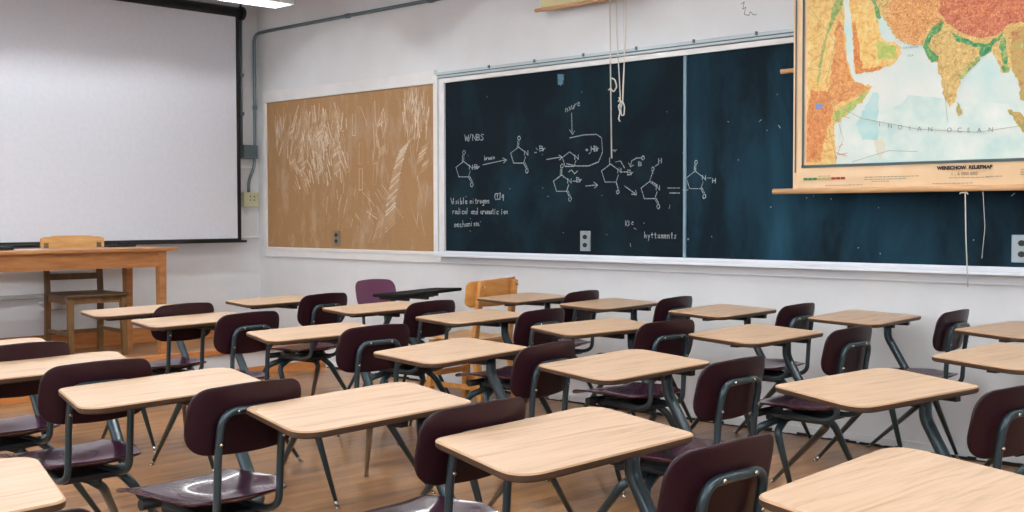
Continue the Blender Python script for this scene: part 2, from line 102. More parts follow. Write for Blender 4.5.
class MB:
    """Collects shapes; build() links them as ONE mesh object."""
    def __init__(self): self.v = []; self.f = []; self.mi = []; self.sm = []
    def add(self, vs, fs, mi=0, smooth=False):
        n = len(self.v); self.v += [tuple(p) for p in vs]
        for f in fs: self.f.append([n + i for i in f]); self.mi.append(mi); self.sm.append(smooth)
    def box(self, a, b, mi=0, bev=0.0):
        x0, y0, z0 = [min(p, q) for p, q in zip(a, b)]; x1, y1, z1 = [max(p, q) for p, q in zip(a, b)]
        if not bev:
            vs = [(x, y, z) for x in (x0, x1) for y in (y0, y1) for z in (z0, z1)]
            self.add(vs, [(0, 1, 3, 2), (4, 6, 7, 5), (0, 4, 5, 1), (2, 3, 7, 6), (0, 2, 6, 4), (1, 5, 7, 3)], mi)
            return
        bm = bmesh.new()
        bmesh.ops.create_cube(bm, size=1)
        for v in bm.verts:
            v.co = Vector(((x0 + x1) / 2 + v.co.x * (x1 - x0), (y0 + y1) / 2 + v.co.y * (y1 - y0), (z0 + z1) / 2 + v.co.z * (z1 - z0)))
        bmesh.ops.bevel(bm, geom=list(bm.edges), offset=bev, segments=2, affect='EDGES', profile=0.6)
        self.frombm(bm, mi)
    def frombm(self, bm, mi=0, smooth=False):
        bm.verts.index_update()
        self.add([v.co[:] for v in bm.verts], [[v.index for v in f.verts] for f in bm.faces], mi, smooth); bm.free()
    def bar(self, p, q, w, h, mi=0, up=(0, 0, 1), w2=None, h2=None):
        """A rectangular bar from p to q, tapering to w2 x h2."""
        p = Vector(p); q = Vector(q); d = (q - p).normalized(); up = Vector(up)
        if abs(d.dot(up)) > 0.95: up = Vector((1, 0, 0))
        s = d.cross(up).normalized(); t = s.cross(d)
        w2 = w if w2 is None else w2; h2 = h if h2 is None else h2
        vs = [p + s * a * w / 2 + t * b * h / 2 for a, b in ((-1, -1), (1, -1), (1, 1), (-1, 1))]
        vs += [q + s * a * w2 / 2 + t * b * h2 / 2 for a, b in ((-1, -1), (1, -1), (1, 1), (-1, 1))]
        self.add(vs, [(0, 1, 2, 3), (7, 6, 5, 4), (0, 4, 5, 1), (1, 5, 6, 2), (2, 6, 7, 3), (3, 7, 4, 0)], mi)
    def tube(self, path, rad, n=12, mi=0, fillet=0.0, closed_caps=True):
        P = [Vector(p) for p in path]
        R = list(rad) if isinstance(rad, (list, tuple)) else [rad] * len(P)
        if fillet:
            Q, S = [P[0]], [R[0]]
            for i in range(1, len(P) - 1):
                a, b, c = P[i - 1], P[i], P[i + 1]
                fl = min(fillet, (a - b).length * 0.48, (c - b).length * 0.48)
                p0 = b + (a - b).normalized() * fl; p1 = b + (c - b).normalized() * fl
                for k in range(7):
                    t = k / 6; Q.append(p0 * (1 - t) ** 2 + b * 2 * t * (1 - t) + p1 * t * t); S.append(R[i])
            Q.append(P[-1]); S.append(R[-1]); P, R = Q, S
        d = (P[1] - P[0]).normalized()
        ref = Vector((0, 0, 1)) if abs(d.z) < 0.9 else Vector((1, 0, 0))
        s = d.cross(ref).normalized(); vs = []; fs = []
        for i, p in enumerate(P):
            dd = (P[min(i + 1, len(P) - 1)] - P[max(i - 1, 0)]).normalized()
            s = (s - dd * s.dot(dd)).normalized(); t = dd.cross(s)
            for k in range(n):
                a = 2 * math.pi * k / n; vs.append(p + (s * math.cos(a) + t * math.sin(a)) * R[i])
        for i in range(len(P) - 1):
            for k in range(n):
                k2 = (k + 1) % n; fs.append((i * n + k, i * n + k2, (i + 1) * n + k2, (i + 1) * n + k))
        self.add(vs, fs, mi, True)
        m = len(P) - 1
        self.add([vs[k] for k in range(n)], [tuple(range(n))[::-1]], mi)
        self.add([vs[m * n + k] for k in range(n)], [tuple(range(n))], mi)
    def shell(self, outline, fn, thick, nrm, rings=8, mi=0, mi_rim=None):
        """A plate bounded by OUTLINE (2D), mapped by FN to 3D, with a rounded rim."""
        n = len(outline); cx = sum(p[0] for p in outline) / n; cy = sum(p[1] for p in outline) / n
        nv = Vector(nrm); top = []; bot = []
        for k in range(1, rings + 1):
            s = k / rings
            for p in outline:
                q = Vector(fn(cx + (p[0] - cx) * s, cy + (p[1] - cy) * s)); top.append(q + nv * thick / 2); bot.append(q - nv * thick / 2)
        c = Vector(fn(cx, cy)); top.append(c + nv * thick / 2); bot.append(c - nv * thick / 2)
        T = rings * n
        def faces(rev):
            fs = [(T, j, (j + 1) % n) for j in range(n)]
            for k in range(rings - 1):
                for j in range(n):
                    j2 = (j + 1) % n; fs.append((k * n + j, (k + 1) * n + j, (k + 1) * n + j2, k * n + j2))
            return [tuple(reversed(f)) for f in fs] if rev else fs
        self.add(top, faces(False), mi, True); self.add(bot, faces(True), mi, True)
        rim = []
        for w, h in ((0, 1), (0.35, 0.8), (0.5, 0), (0.35, -0.8), (0, -1)):
            for p in outline:
                l = math.hypot(p[0] - cx, p[1] - cy); e = 1 + w * thick / l
                q = Vector(fn(cx + (p[0] - cx) * e, cy + (p[1] - cy) * e)); rim.append(q + nv * thick / 2 * h)
        fs = []
        for k in range(4):
            for j in range(n):
                j2 = (j + 1) % n; fs.append((k * n + j, (k + 1) * n + j, (k + 1) * n + j2, k * n + j2))
        self.add(rim, fs, mi if mi_rim is None else mi_rim, True)
    def build(self, name, m, parent=None, fix=True):
        me = bpy.data.meshes.new(name); me.from_pydata(self.v, [], self.f)
        for mm in (m if isinstance(m, (list, tuple)) else [m]): me.materials.append(mm)
        for p, i, s in zip(me.polygons, self.mi, self.sm): p.material_index = i; p.use_smooth = s
        if fix:
            bm = bmesh.new(); bm.from_mesh(me); bmesh.ops.remove_doubles(bm, verts=bm.verts, dist=1e-5)
            bmesh.ops.recalc_face_normals(bm, faces=bm.faces); bm.to_mesh(me); bm.free()
            for e in me.edges: pass
        o = bpy.data.objects.new(name, me); C.objects.link(o)
        if parent: o.parent = parent
        return o

def rounded(poly, r, n=8):
    out = []; m = len(poly); rs = r if isinstance(r, (list, tuple)) else [r] * m
    for i in range(m):
        a, b, c = Vector(poly[i - 1]), Vector(poly[i]), Vector(poly[(i + 1) % m])
        u = (a - b).normalized(); v = (c - b).normalized(); ang = u.angle(v)
        t = min(rs[i] / math.tan(ang / 2), (a - b).length * 0.49, (c - b).length * 0.49)
        p0, p1 = b + u * t, b + v * t
        for k in range(n):
            s = k / (n - 1); w = 0.92
            q = p0 * (1 - s) ** 2 + b * 2 * s * (1 - s) * w + p1 * s * s
            q = q / ((1 - s) ** 2 + 2 * s * (1 - s) * w + s * s); out.append(q)
    return out

def dense(poly, step=0.03):
    out = []
    for i, p in enumerate(poly):
        q = poly[(i + 1) % len(poly)]; k = max(1, int((q - p).length / step))
        out += [p.lerp(q, j / k) for j in range(k)]
    return out

def tag(o, label, cat, group=None):
    o['label'] = label; o['category'] = cat
    if group: o['group'] = group
    return o
def empty(name, loc=(0, 0, 0), rz=0.0):
    o = bpy.data.objects.new(name, None); C.objects.link(o); o.location = loc; o.rotation_euler = (0, 0, rz)
    o.empty_display_size = 0.1
    return o
def struct(mb, name, m):
    o = mb.build(name, m); o['kind'] = 'structure'; return o
def copy_tree(o, parent=None):
    c = o.copy(); C.objects.link(c)
    if parent: c.parent = parent
    for ch in list(o.children): copy_tree(ch, c)
    return c

# ------------------------------------------------------------ materials
M_wall = noise_mat('white_plaster', [(0.3, srgb(217, 217, 219)), (0.7, srgb(225, 225, 227))], nscale=3, detail=5, rough=0.75, bump=0.08)
M_ceil = mat('ceiling_paint', srgb(190, 189, 184), 0.85)
M_trim = noise_mat('white_trim_paint', [(0.3, srgb(222, 220, 219)), (0.7, srgb(232, 230, 230))], nscale=6, rough=0.45)
M_oakbase = noise_mat('orange_varnished_wood', [(0.25, srgb(160, 98, 48)), (0.5, srgb(190, 122, 66)), (0.8, srgb(206, 142, 82))],
                      scale=(6, 0.6, 6), nscale=4, rough=0.4)
M_table = noise_mat('honey_oak', [(0.25, srgb(138, 88, 50)), (0.5, srgb(168, 112, 66)), (0.8, srgb(190, 136, 86))],
                    scale=(6, 0.8, 6), nscale=5, detail=6, rough=0.38)
M_chairwood = noise_mat('brown_chair_wood', [(0.25, srgb(86, 60, 34)), (0.55, srgb(116, 84, 48)), (0.8, srgb(136, 100, 60))],
                        scale=(3, 3, 0.7), nscale=8, detail=6, rough=0.42)
M_chairlight = noise_mat('light_chair_wood', [(0.25, srgb(196, 140, 82)), (0.55, srgb(214, 162, 102)), (0.8, srgb(226, 178, 120))],
                         scale=(3, 0.8, 4), nscale=8, detail=6, rough=0.4)
M_ply = noise_mat('orange_plywood', [(0.25, srgb(186, 122, 56)), (0.55, srgb(204, 142, 74)), (0.8, srgb(220, 160, 92))],
                  scale=(3, 0.8, 4), nscale=8, detail=6, rough=0.4)
M_top = noise_mat('oak_laminate', [(0.28, srgb(166, 132, 103)), (0.42, srgb(190, 156, 127)), (0.52, srgb(199, 166, 138)), (0.72, srgb(206, 175, 148))],
                  scale=(9, 0.7, 1), nscale=4.5, detail=7, rough=0.42, distort=0.9, obj_rand=40, noise_rough=0.6)
M_edge = mat('brown_edge_banding', srgb(66, 43, 27), 0.5)
M_edge_l = mat('light_edge_bead', srgb(176, 138, 104), 0.5)
M_tube = mat('blue_grey_enamel', srgb(44, 60, 66), 0.28, 0.3, 0.2)
M_black = mat('black_steel', srgb(18, 20, 23), 0.5)
M_nickel = mat('nickel', srgb(190, 185, 175), 0.25, 1.0)
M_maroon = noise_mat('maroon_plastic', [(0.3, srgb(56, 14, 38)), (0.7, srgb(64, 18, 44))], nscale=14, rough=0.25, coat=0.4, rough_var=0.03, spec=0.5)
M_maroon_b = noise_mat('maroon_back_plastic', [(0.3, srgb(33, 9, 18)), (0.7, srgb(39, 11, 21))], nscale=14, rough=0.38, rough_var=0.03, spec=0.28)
M_alu = mat('aluminium', srgb(176, 180, 180), 0.35, 0.9)
M_conduit = mat('painted_conduit', srgb(110, 126, 130), 0.4, 0.5)
M_boxgrey = mat('grey_steel_box', srgb(98, 112, 118), 0.5, 0.3)
M_beige = mat('beige_plastic', srgb(196, 196, 160), 0.5)
M_plate = mat('grey_outlet_plate', srgb(150, 160, 164), 0.4, 0.4)
M_dark = mat('dark_socket', srgb(14, 16, 18), 0.6)
M_screen = noise_mat('projection_fabric', [(0.3, srgb(212, 213, 222)), (0.7, srgb(217, 218, 227))], nscale=30, rough=0.9, spec=0.1)
M_rod = noise_mat('pale_wood_rod', [(0.3, srgb(190, 142, 98)), (0.7, srgb(214, 170, 126))], scale=(0.6, 8, 8), nscale=5, rough=0.5)
M_cord = mat('white_cotton_cord', srgb(206, 200, 190), 0.9)
M_paper = mat('white_paper', srgb(216, 214, 208), 0.8)

def floor_material():
    m = mat('wood_floor', srgb(150, 110, 78), 0.35, coat=0.25)
    nt = m.node_tree; N = nt.nodes; L = nt.links; b = N['Principled BSDF']
    tc = N.new('ShaderNodeTexCoord'); mp = N.new('ShaderNodeMapping')
    mp.inputs['Rotation'].default_value = (0, 0, math.radians(90))
    L.new(tc.outputs['Object'], mp.inputs['Vector'])
    br = N.new('ShaderNodeTexBrick'); br.inputs['Scale'].default_value = 1.0
    br.inputs['Brick Width'].default_value = 1.1; br.inputs['Row Height'].default_value = 0.057
    br.inputs['Mortar Size'].default_value = 0.0012; br.inputs['Mortar Smooth'].default_value = 0.6
    br.offset_frequency = 2; br.offset = 0.37
    br.inputs['Color1'].default_value = (0.2, 0.2, 0.2, 1); br.inputs['Color2'].default_value = (0.8, 0.8, 0.8, 1)
    br.inputs['Mortar'].default_value = (0.42, 0.42, 0.42, 1)
    L.new(mp.outputs[0], br.inputs['Vector'])
    m2 = N.new('ShaderNodeMapping'); m2.inputs['Scale'].default_value = (14, 1.2, 1)
    L.new(tc.outputs['Object'], m2.inputs['Vector'])
    no = N.new('ShaderNodeTexNoise'); no.inputs['Scale'].default_value = 3; no.inputs['Detail'].default_value = 8
    L.new(m2.outputs[0], no.inputs['Vector'])
    n2 = N.new('ShaderNodeTexNoise'); n2.inputs['Scale'].default_value = 1.6; n2.inputs['Detail'].default_value = 5
    L.new(tc.outputs['Object'], n2.inputs['Vector'])
    mx = N.new('ShaderNodeMix'); mx.data_type = 'FLOAT'; mx.inputs[0].default_value = 0.6
    L.new(br.outputs['Color'], mx.inputs[2]); L.new(no.outputs['Fac'], mx.inputs[3])
    my = N.new('ShaderNodeMix'); my.data_type = 'FLOAT'; my.inputs[0].default_value = 0.5
    L.new(mx.outputs[0], my.inputs[2]); L.new(n2.outputs['Fac'], my.inputs[3])
    cr = N.new('ShaderNodeValToRGB'); e = cr.color_ramp.elements
    e[0].position = 0.37; e[0].color = srgb(102, 66, 40); e[1].position = 0.63; e[1].color = srgb(182, 132, 86)
    q = e.new(0.5); q.color = srgb(152, 109, 70)
    L.new(my.outputs[0], cr.inputs[0]); L.new(cr.outputs[0], b.inputs['Base Color'])
    mr = N.new('ShaderNodeMapRange'); mr.inputs['To Min'].default_value = 0.25; mr.inputs['To Max'].default_value = 0.5
    L.new(n2.outputs['Fac'], mr.inputs['Value']); L.new(mr.outputs[0], b.inputs['Roughness'])
    return m
M_floor = floor_material()

def cork_material():
    m = noise_mat('tan_cork', [(0.3, srgb(150, 113, 75)), (0.55, srgb(160, 121, 81)), (0.75, srgb(168, 129, 88))], nscale=90, detail=6, rough=0.9)
    nt = m.node_tree; N = nt.nodes; L = nt.links; b = N['Principled BSDF']
    base = b.inputs['Base Color'].links[0].from_socket
    tc = N.new('ShaderNodeTexCoord'); mp = N.new('ShaderNodeMapping'); mp.inputs['Scale'].default_value = (3.2, 1, 1.3)
    L.new(tc.outputs['Object'], mp.inputs[0])
    n = N.new('ShaderNodeTexNoise'); n.inputs['Scale'].default_value = 2.2; n.inputs['Detail'].default_value = 8; n.inputs['Roughness'].default_value = 0.65
    L.new(mp.outputs[0], n.inputs[0])
    mr = N.new('ShaderNodeMapRange'); mr.inputs['From Min'].default_value = 0.5; mr.inputs['From Max'].default_value = 0.78
    mr.inputs['To Max'].default_value = 0.5
    L.new(n.outputs['Fac'], mr.inputs['Value'])
    mix = N.new('ShaderNodeMix'); mix.data_type = 'RGBA'
    L.new(mr.outputs[0], mix.inputs[0]); L.new(base, mix.inputs[6]); mix.inputs[7].default_value = srgb(206, 190, 172)
    L.new(mix.outputs[2], b.inputs['Base Color'])
    return m
M_cork = cork_material()

def board_material(name, dark, light, lo, hi, scale):
    """Slate with wiped chalk haze."""
    m = mat(name, dark, 0.75, 0, 0, 0.12)
    nt = m.node_tree; N = nt.nodes; L = nt.links; b = N['Principled BSDF']
    tc = N.new('ShaderNodeTexCoord'); mp = N.new('ShaderNodeMapping'); mp.inputs['Scale'].default_value = scale
    L.new(tc.outputs['Object'], mp.inputs[0])
    n = N.new('ShaderNodeTexNoise'); n.inputs['Scale'].default_value = 1.6; n.inputs['Detail'].default_value = 7; n.inputs['Roughness'].default_value = 0.6
    n.inputs['Distortion'].default_value = 0.4
    L.new(mp.outputs[0], n.inputs[0])
    cr = N.new('ShaderNodeValToRGB'); e = cr.color_ramp.elements
    e[0].position = lo; e[0].color = dark; e[1].position = hi; e[1].color = light
    L.new(n.outputs['Fac'], cr.inputs[0]); L.new(cr.outputs[0], b.inputs['Base Color'])
    return m
M_slate = board_material('slate_dark', srgb(10, 22, 30), srgb(24, 52, 64), 0.48, 0.85, (1.2, 1, 0.8))
M_slate2 = board_material('slate_hazy', srgb(10, 24, 33), srgb(32, 70, 88), 0.42, 0.8, (1.6, 1, 0.6))

def chalk_material(name, a, col=(0.62, 0.68, 0.70, 1), nscale=160, lo=0.3, hi=0.6):
    m = bpy.data.materials.new(name); m.use_nodes = True
    nt = m.node_tree; N = nt.nodes; L = nt.links; b = N['Principled BSDF']
    b.inputs['Base Color'].default_value = col; b.inputs['Roughness'].default_value = 0.95
    b.inputs['Specular IOR Level'].default_value = 0.1
    tc = N.new('ShaderNodeTexCoord'); n = N.new('ShaderNodeTexNoise'); n.inputs['Scale'].default_value = nscale
    L.new(tc.outputs['Object'], n.inputs[0])
    mr = N.new('ShaderNodeMapRange'); mr.inputs['From Min'].default_value = lo; mr.inputs['From Max'].default_value = hi
    mr.inputs['To Min'].default_value = a * 0.35; mr.inputs['To Max'].default_value = a
    L.new(n.outputs['Fac'], mr.inputs['Value']); L.new(mr.outputs[0], b.inputs['Alpha'])
    return m
M_chalk = chalk_material('chalk', 0.62)
M_scratch = noise_mat('scraped_white', [(0.3, srgb(186, 152, 116)), (0.5, srgb(206, 186, 166)), (0.7, srgb(214, 202, 190))], nscale=16, detail=5, rough=0.9)

M_smear = noise_mat('faint_scrape', [(0.3, srgb(166, 130, 92)), (0.5, srgb(180, 148, 114)), (0.7, srgb(192, 168, 140))], nscale=14, detail=5, rough=0.9)

# ------------------------------------------------------------ room shell
T = 0.15
b = MB(); b.box((-T, ROOM_Y - T, -0.12), (ROOM_X + T, T, 0)); struct(b, 'floor', M_floor)
b = MB(); b.box((-T, ROOM_Y - T, ROOM_Z), (ROOM_X + T, T, ROOM_Z + 0.12)); struct(b, 'ceiling', M_ceil)
b = MB(); b.box((-T, ROOM_Y - T, 0), (0, 0, ROOM_Z)); struct(b, 'wall_front', M_wall)
b = MB(); b.box((-T, 0, 0), (ROOM_X + T, T, ROOM_Z)); struct(b, 'wall_right', M_wall)
b = MB(); b.box((ROOM_X, ROOM_Y - T, 0), (ROOM_X + T, 0, 1.05)); b.box((ROOM_X, ROOM_Y - T, 2.75), (ROOM_X + T, 0, ROOM_Z))
b.box((ROOM_X, ROOM_Y - T, 1.05), (ROOM_X + T, -6.8, 2.75)); b.box((ROOM_X, -3.2, 1.05), (ROOM_X + T, 0, 2.75)); struct(b, 'wall_back', M_wall)
b = MB()
for y0, z0, y1, z1 in ((-6.8, 1.05, -6.75, 2.75), (-3.25, 1.05, -3.2, 2.75), (-6.8, 1.05, -3.2, 1.1), (-6.8, 2.7, -3.2, 2.75), (-5.02, 1.05, -4.98, 2.75)):
    b.box((ROOM_X + 0.05, y0, z0), (ROOM_X + 0.1, y1, z1))
struct(b, 'window_4', M_trim)  # made-up window frame, added with its light to brighten the front wall
b = MB(); b.box((0, ROOM_Y - T, 0), (ROOM_X, ROOM_Y, 1.05)); b.box((0, ROOM_Y - T, 2.85), (ROOM_X, ROOM_Y, ROOM_Z))
xs = [0] + [v for w in WINDOWS for v in w] + [ROOM_X]
for i in range(0, len(xs), 2): b.box((xs[i], ROOM_Y - T, 1.05), (xs[i + 1], ROOM_Y, 2.85))
struct(b, 'wall_left', M_wall)
for i, (x0, x1) in enumerate(WINDOWS):
    b = MB(); y0, y1 = ROOM_Y - 0.1, ROOM_Y - 0.05
    for a, c in (((x0, 1.05), (x0 + .05, 2.85)), ((x1 - .05, 1.05), (x1, 2.85)), ((x0, 1.05), (x1, 1.1)), ((x0, 2.8), (x1, 2.85)),
                 ((x0, 1.93), (x1, 1.97)), (((x0 + x1) / 2 - .02, 1.05), ((x0 + x1) / 2 + .02, 2.85))):
        b.box((a[0], y0, a[1]), (c[0], y1, c[1]))
    struct(b, 'window_%d' % (i + 1), M_trim)

# raised stage along the front wall
ST_X, ST_Z = 0.92, 0.215
b = MB(); b.box((0, ROOM_Y, 0), (ST_X - 0.02, 0, ST_Z - 0.025), 0); b.box((0, ROOM_Y, ST_Z - 0.025), (ST_X - 0.02, 0, ST_Z), 1)
o = struct(b, 'stage_platform', [M_wall, M_floor])
b = MB(); b.box((ST_X - 0.06, ROOM_Y, ST_Z - 0.035), (ST_X + 0.012, 0, ST_Z + 0.006), bev=0.006); struct(b, 'trim_stage_edge', M_oakbase)
b = MB(); b.box((ST_X - 0.02, ROOM_Y, 0), (ST_X, 0, 0.065)); struct(b, 'baseboard_stage', M_oakbase)
b = MB(); b.box((0, ROOM_Y, ST_Z), (0.018, 0, ST_Z + 0.12)); struct(b, 'baseboard_front', M_oakbase)
b = MB(); b.box((0.93, -0.012, 0), (ROOM_X, 0, 0.05))
struct(b, 'baseboard_right', M_wall)
# crumbling gap where the plaster meets the floor
random.seed(4); b = MB(); x = 0.95
while x < 8.5:
    w = random.uniform(0.02, 0.07); h = random.uniform(0.004, 0.02)
    b.box((x, -0.022, 0), (x + w, -0.0125, h)); x += w
struct(b, 'trim_floor_gap', M_dark)
# mouldings on the walls
b = MB(); b.box((0, -0.55, 1.600), (0.02, 0, 1.618), bev=0.004); b.box((0, -0.55, 1.022), (0.02, 0, 1.034), bev=0.003); struct(b, 'trim_front_rail', M_trim)
b = MB(); b.box((0.12, -0.022, 0.868), (2.30, 0, 0.94), bev=0.005)
struct(b, 'trim_below_corkboard', M_trim)
b = MB(); b.box((2.30, -0.02, 0.868), (ROOM_X, 0, 0.875), bev=0.002); b.box((2.30, -0.012, 0.875), (ROOM_X, 0, 0.92)); struct(b, 'trim_below_chalkboard', M_wall)

# ------------------------------------------------------------ corkboard
root = tag(empty('corkboard', (1.17, 0, 0.945)), 'tan corkboard in a white frame, covered in white chalk scrapes, left of the blackboard', 'corkboard')
ox, oz = 1.17, 0.945
b = MB(); b.box((0.15 - ox, -0.012, 0.0), (2.25 - ox, 0, 2.155 - oz)); pan = b.build('cork_panel', M_cork, root)
b = MB()
b.box((0.115 - ox, -0.03, -0.02), (0.152 - ox, 0, 2.18 - oz), bev=0.004)
b.box((2.232 - ox, -0.035, -0.02), (2.275 - ox, 0, 2.21 - oz), bev=0.004)
b.box((0.115 - ox, -0.03, 2.15 - oz), (2.24 - ox, 0, 2.245 - oz), bev=0.004)
b.box((0.115 - ox, -0.03, -0.022), (2.24 - ox, 0, 0.004), bev=0.004)
b.build('frame', M_trim, root)
def ribbon(mb, p, q, w, y, mi=0):
    p = Vector((p[0], y, p[1])); q = Vector((q[0], y, q[1])); d = (q - p)
    if d.length < 1e-5: return
    d.normalize(); s = Vector((-d.z, 0, d.x)) * w / 2; e = d * w * 0.3
    mb.add([p - e - s, q + e - s, q + e + s, p - e + s], [(0, 1, 2, 3)], mi)
random.seed(11); b = MB(); kk = [0]
def scr(u, v, dx, dz, w):    # u,v: metres from the panel's lower left corner
    kk[0] += 1
    ribbon(b, (0.15 + u - ox, v), (0.15 + u + dx - ox, v + dz), w, -0.0125 - 0.000004 * kk[0], 0 if random.random() < 0.4 else 1)
def cluster(n, u0, u1, v0, v1, l0, l1, lean, w0=0.004, w1=0.012):
    for _ in range(n):
        u = random.uniform(u0, u1); v = random.uniform(v0, v1); l = random.uniform(l0, l1); a = lean + random.gauss(0, 0.18)
        scr(u, v, l * math.sin(a), l * math.cos(a), random.uniform(w0, w1))
cluster(30, 0.12, 0.24, 0.74, 1.02, 0.06, 0.16, 0.05, 0.003, 0.010)
cluster(50, 0.28, 0.60, 0.66, 1.02, 0.08, 0.2, 0.3, 0.003, 0.012)
cluster(110, 0.52, 1.0, 0.76, 1.04, 0.06, 0.14, -0.05, 0.005, 0.018)
cluster(50, 0.3, 1.1, 0.62, 1.0, 0.05, 0.12, 0.0, 0.004, 0.014)
cluster(80, 0.58, 1.08, 0.50, 0.84, 0.06, 0.16, -0.3, 0.004, 0.014)
cluster(30, 0.40, 0.62, 0.42, 0.66, 0.06, 0.14, -0.5)
cluster(75, 1.74, 2.0, 0.80, 1.08, 0.06, 0.16, 0.1, 0.004, 0.014)
for i in range(16):          # short hatching bars
    u0 = random.choice((0.3, 0.42, 0.68, 0.9, 1.45, 1.9)) + random.uniform(-.03, .03); v0 = random.uniform(0.55, 0.95)
    for j in range(5): scr(u0 + j * 0.006, v0 + j * 0.016, 0.07, 0.035, 0.009)
cluster(22, 1.38, 1.56, 0.50, 1.0, 0.1, 0.2, 0.05)
cluster(22, 0.7, 1.35, 0.12, 0.45, 0.05, 0.14, 0.2, 0.003, 0.007)
cluster(18, 1.2, 1.75, 0.2, 0.42, 0.06, 0.16, -0.9, 0.003, 0.008)
cluster(16, 1.3, 1.5, 0.03, 0.22, 0.06, 0.14, 0.4)
cluster(16, 1.82, 2.0, 0.06, 0.75, 0.08, 0.2, -0.1, 0.003, 0.006)
for i in range(26):          # the ladder of slanting scrapes
    t = i / 25; u = 1.78 - 0.24 * t ** 0.6 + (0.12 * max(0, t - .7)); v = 0.80 - 0.62 * t
    scr(u - 0.05, v - 0.04, 0.11, 0.07, 0.014)
for u, v, a in ((1.02, .92, -.5), (1.16, .88, .02), (1.30, .95, -.5), (1.08, .60, -.2), (1.24, .66, .0), (1.24, .46, .0), (1.40, .50, .1), (1.52, .88, -.1), (0.95, .62, .1), (1.42, .80, -.05)):
    for s in (-0.02, 0.02):  # narrow outlined rectangles
        scr(u + s, v, 0.16 * math.sin(a), 0.16 * math.cos(a), 0.005)
    scr(u - .02, v, .04, 0, .005); scr(u - .02 + .16 * math.sin(a), v + .16 * math.cos(a), .04, 0, .005)
b.build('chalk_scrapes', [M_scratch, M_smear], pan, fix=False)['kind'] = 'stuff'

# ------------------------------------------------------------ blackboard
BX0, BX1, BZ0, BZ1, DIV = 2.335, 8.7, 0.955, 2.150, 4.405
root = tag(empty('blackboard', (DIV, 0, BZ0)), 'long dark blue-black chalkboard with chemistry notes in white chalk', 'blackboard')
b = MB(); b.box((BX0 - DIV, -0.012, 0), (-0.012, 0, BZ1 - BZ0)); pan = b.build('slate_panel', M_slate, root)
b = MB(); b.box((0.012, -0.012, 0), (BX1 - DIV, 0, BZ1 - BZ0)); b.build('slate_panel', M_slate2, root)
b = MB(); b.box((-0.010, -0.02, 0), (0.010, 0, BZ1 - BZ0), bev=0.003); b.build('divider_strip', mat('blue_grey_strip', srgb(112, 140, 152), 0.5), root)
b = MB(); b.box((2.285 - DIV, -0.03, -0.03), (BX0 + 0.004 - DIV, 0, 2.175 - BZ0), bev=0.004)
b.box((2.285 - DIV, -0.028, BZ1 - BZ0 - 0.004), (BX1 + 0.04 - DIV, 0, 2.178 - BZ0), bev=0.003)
b.box((BX1 - DIV, -0.03, -0.03), (BX1 + 0.05 - DIV, 0, 2.175 - BZ0), bev=0.004); b.build('frame', M_trim, root)
b = MB(); b.box((2.278 - DIV, -0.04, 2.182 - BZ0), (BX1 + 0.1 - DIV, 0, 2.222 - BZ0), bev=0.004)
hk = b.build('map_rail', mat('grey_painted_rail', srgb(186, 196, 200), 0.4, 0.3), root)
b = MB(); b.box((2.278 - DIV, -0.043, 2.196 - BZ0), (BX1 + 0.1 - DIV, -0.039, 2.203 - BZ0)); b.build('rail_groove', mat('groove_shade_grey', srgb(84, 98, 104), 0.6), hk)
for i in range(14):
    x = 2.8 + i * 0.42; b = MB(); b.box((x - DIV, -0.052, 2.207 - BZ0), (x + 0.012 - DIV, -0.038, 2.228 - BZ0), bev=0.002); b.build('map_hook', M_boxgrey, hk)
b = MB(); b.box((2.30 - DIV, -0.10, -0.036), (BX1 + 0.06 - DIV, 0, -0.022), bev=0.003)
b.box((2.30 - DIV, -0.10, -0.022), (BX1 + 0.06 - DIV, -0.088, -0.002), bev=0.003); b.box((2.30 - DIV, -0.022, -0.022), (BX1 + 0.06 - DIV, 0, 0.002), bev=0.002)
b.build('chalk_tray', mat('white_enamel_tray', srgb(226, 230, 238), 0.4), root)
k = 0
random.seed(5)
for mark, strokes in CHALK_MARKS:
    b = MB()
    for p, q in [pq for st in strokes for pq in zip(st[:-1], st[1:])]:
        k += 1
        ribbon(b, (p[0] - DIV, p[1] - BZ0), (q[0] - DIV, q[1] - BZ0), random.uniform(0.004, 0.0065), -0.0213 if max(p[0], q[0]) > DIV - 0.02 and min(p[0], q[0]) < DIV + 0.02 else -0.0128 - k * 0.000003)
    b.build(mark, M_chalk, root, fix=False)
b = MB()
for i in range(60):          # stray dots and half wiped marks
    x = random.uniform(BX0 + .1, 6.6); z = random.uniform(BZ0 + .05, BZ1 - .08); k += 1
    l = random.choice((0.004, 0.006, 0.02)); a = random.uniform(0, 3)
    ribbon(b, (x - DIV, z - BZ0), (x + l * math.cos(a) - DIV, z + l * math.sin(a) - BZ0), 0.004, -0.0128 - k * 0.000003)
b.build('chalk_specks', M_chalk, root, fix=False)['kind'] = 'stuff'
M_smudge = chalk_material('teal_chalk_smudge', 0.5, srgb(130, 176, 196), 22, 0.3, 0.5)
b = MB(); b.add([(x - DIV, -0.0126, z - BZ0) for x, z in ((3.405, 2.05), (3.45, 2.05), (3.46, 2.115), (3.40, 2.12))], [(0, 1, 2, 3)])
b.build('chalk_smudge', M_smudge, root, fix=False)

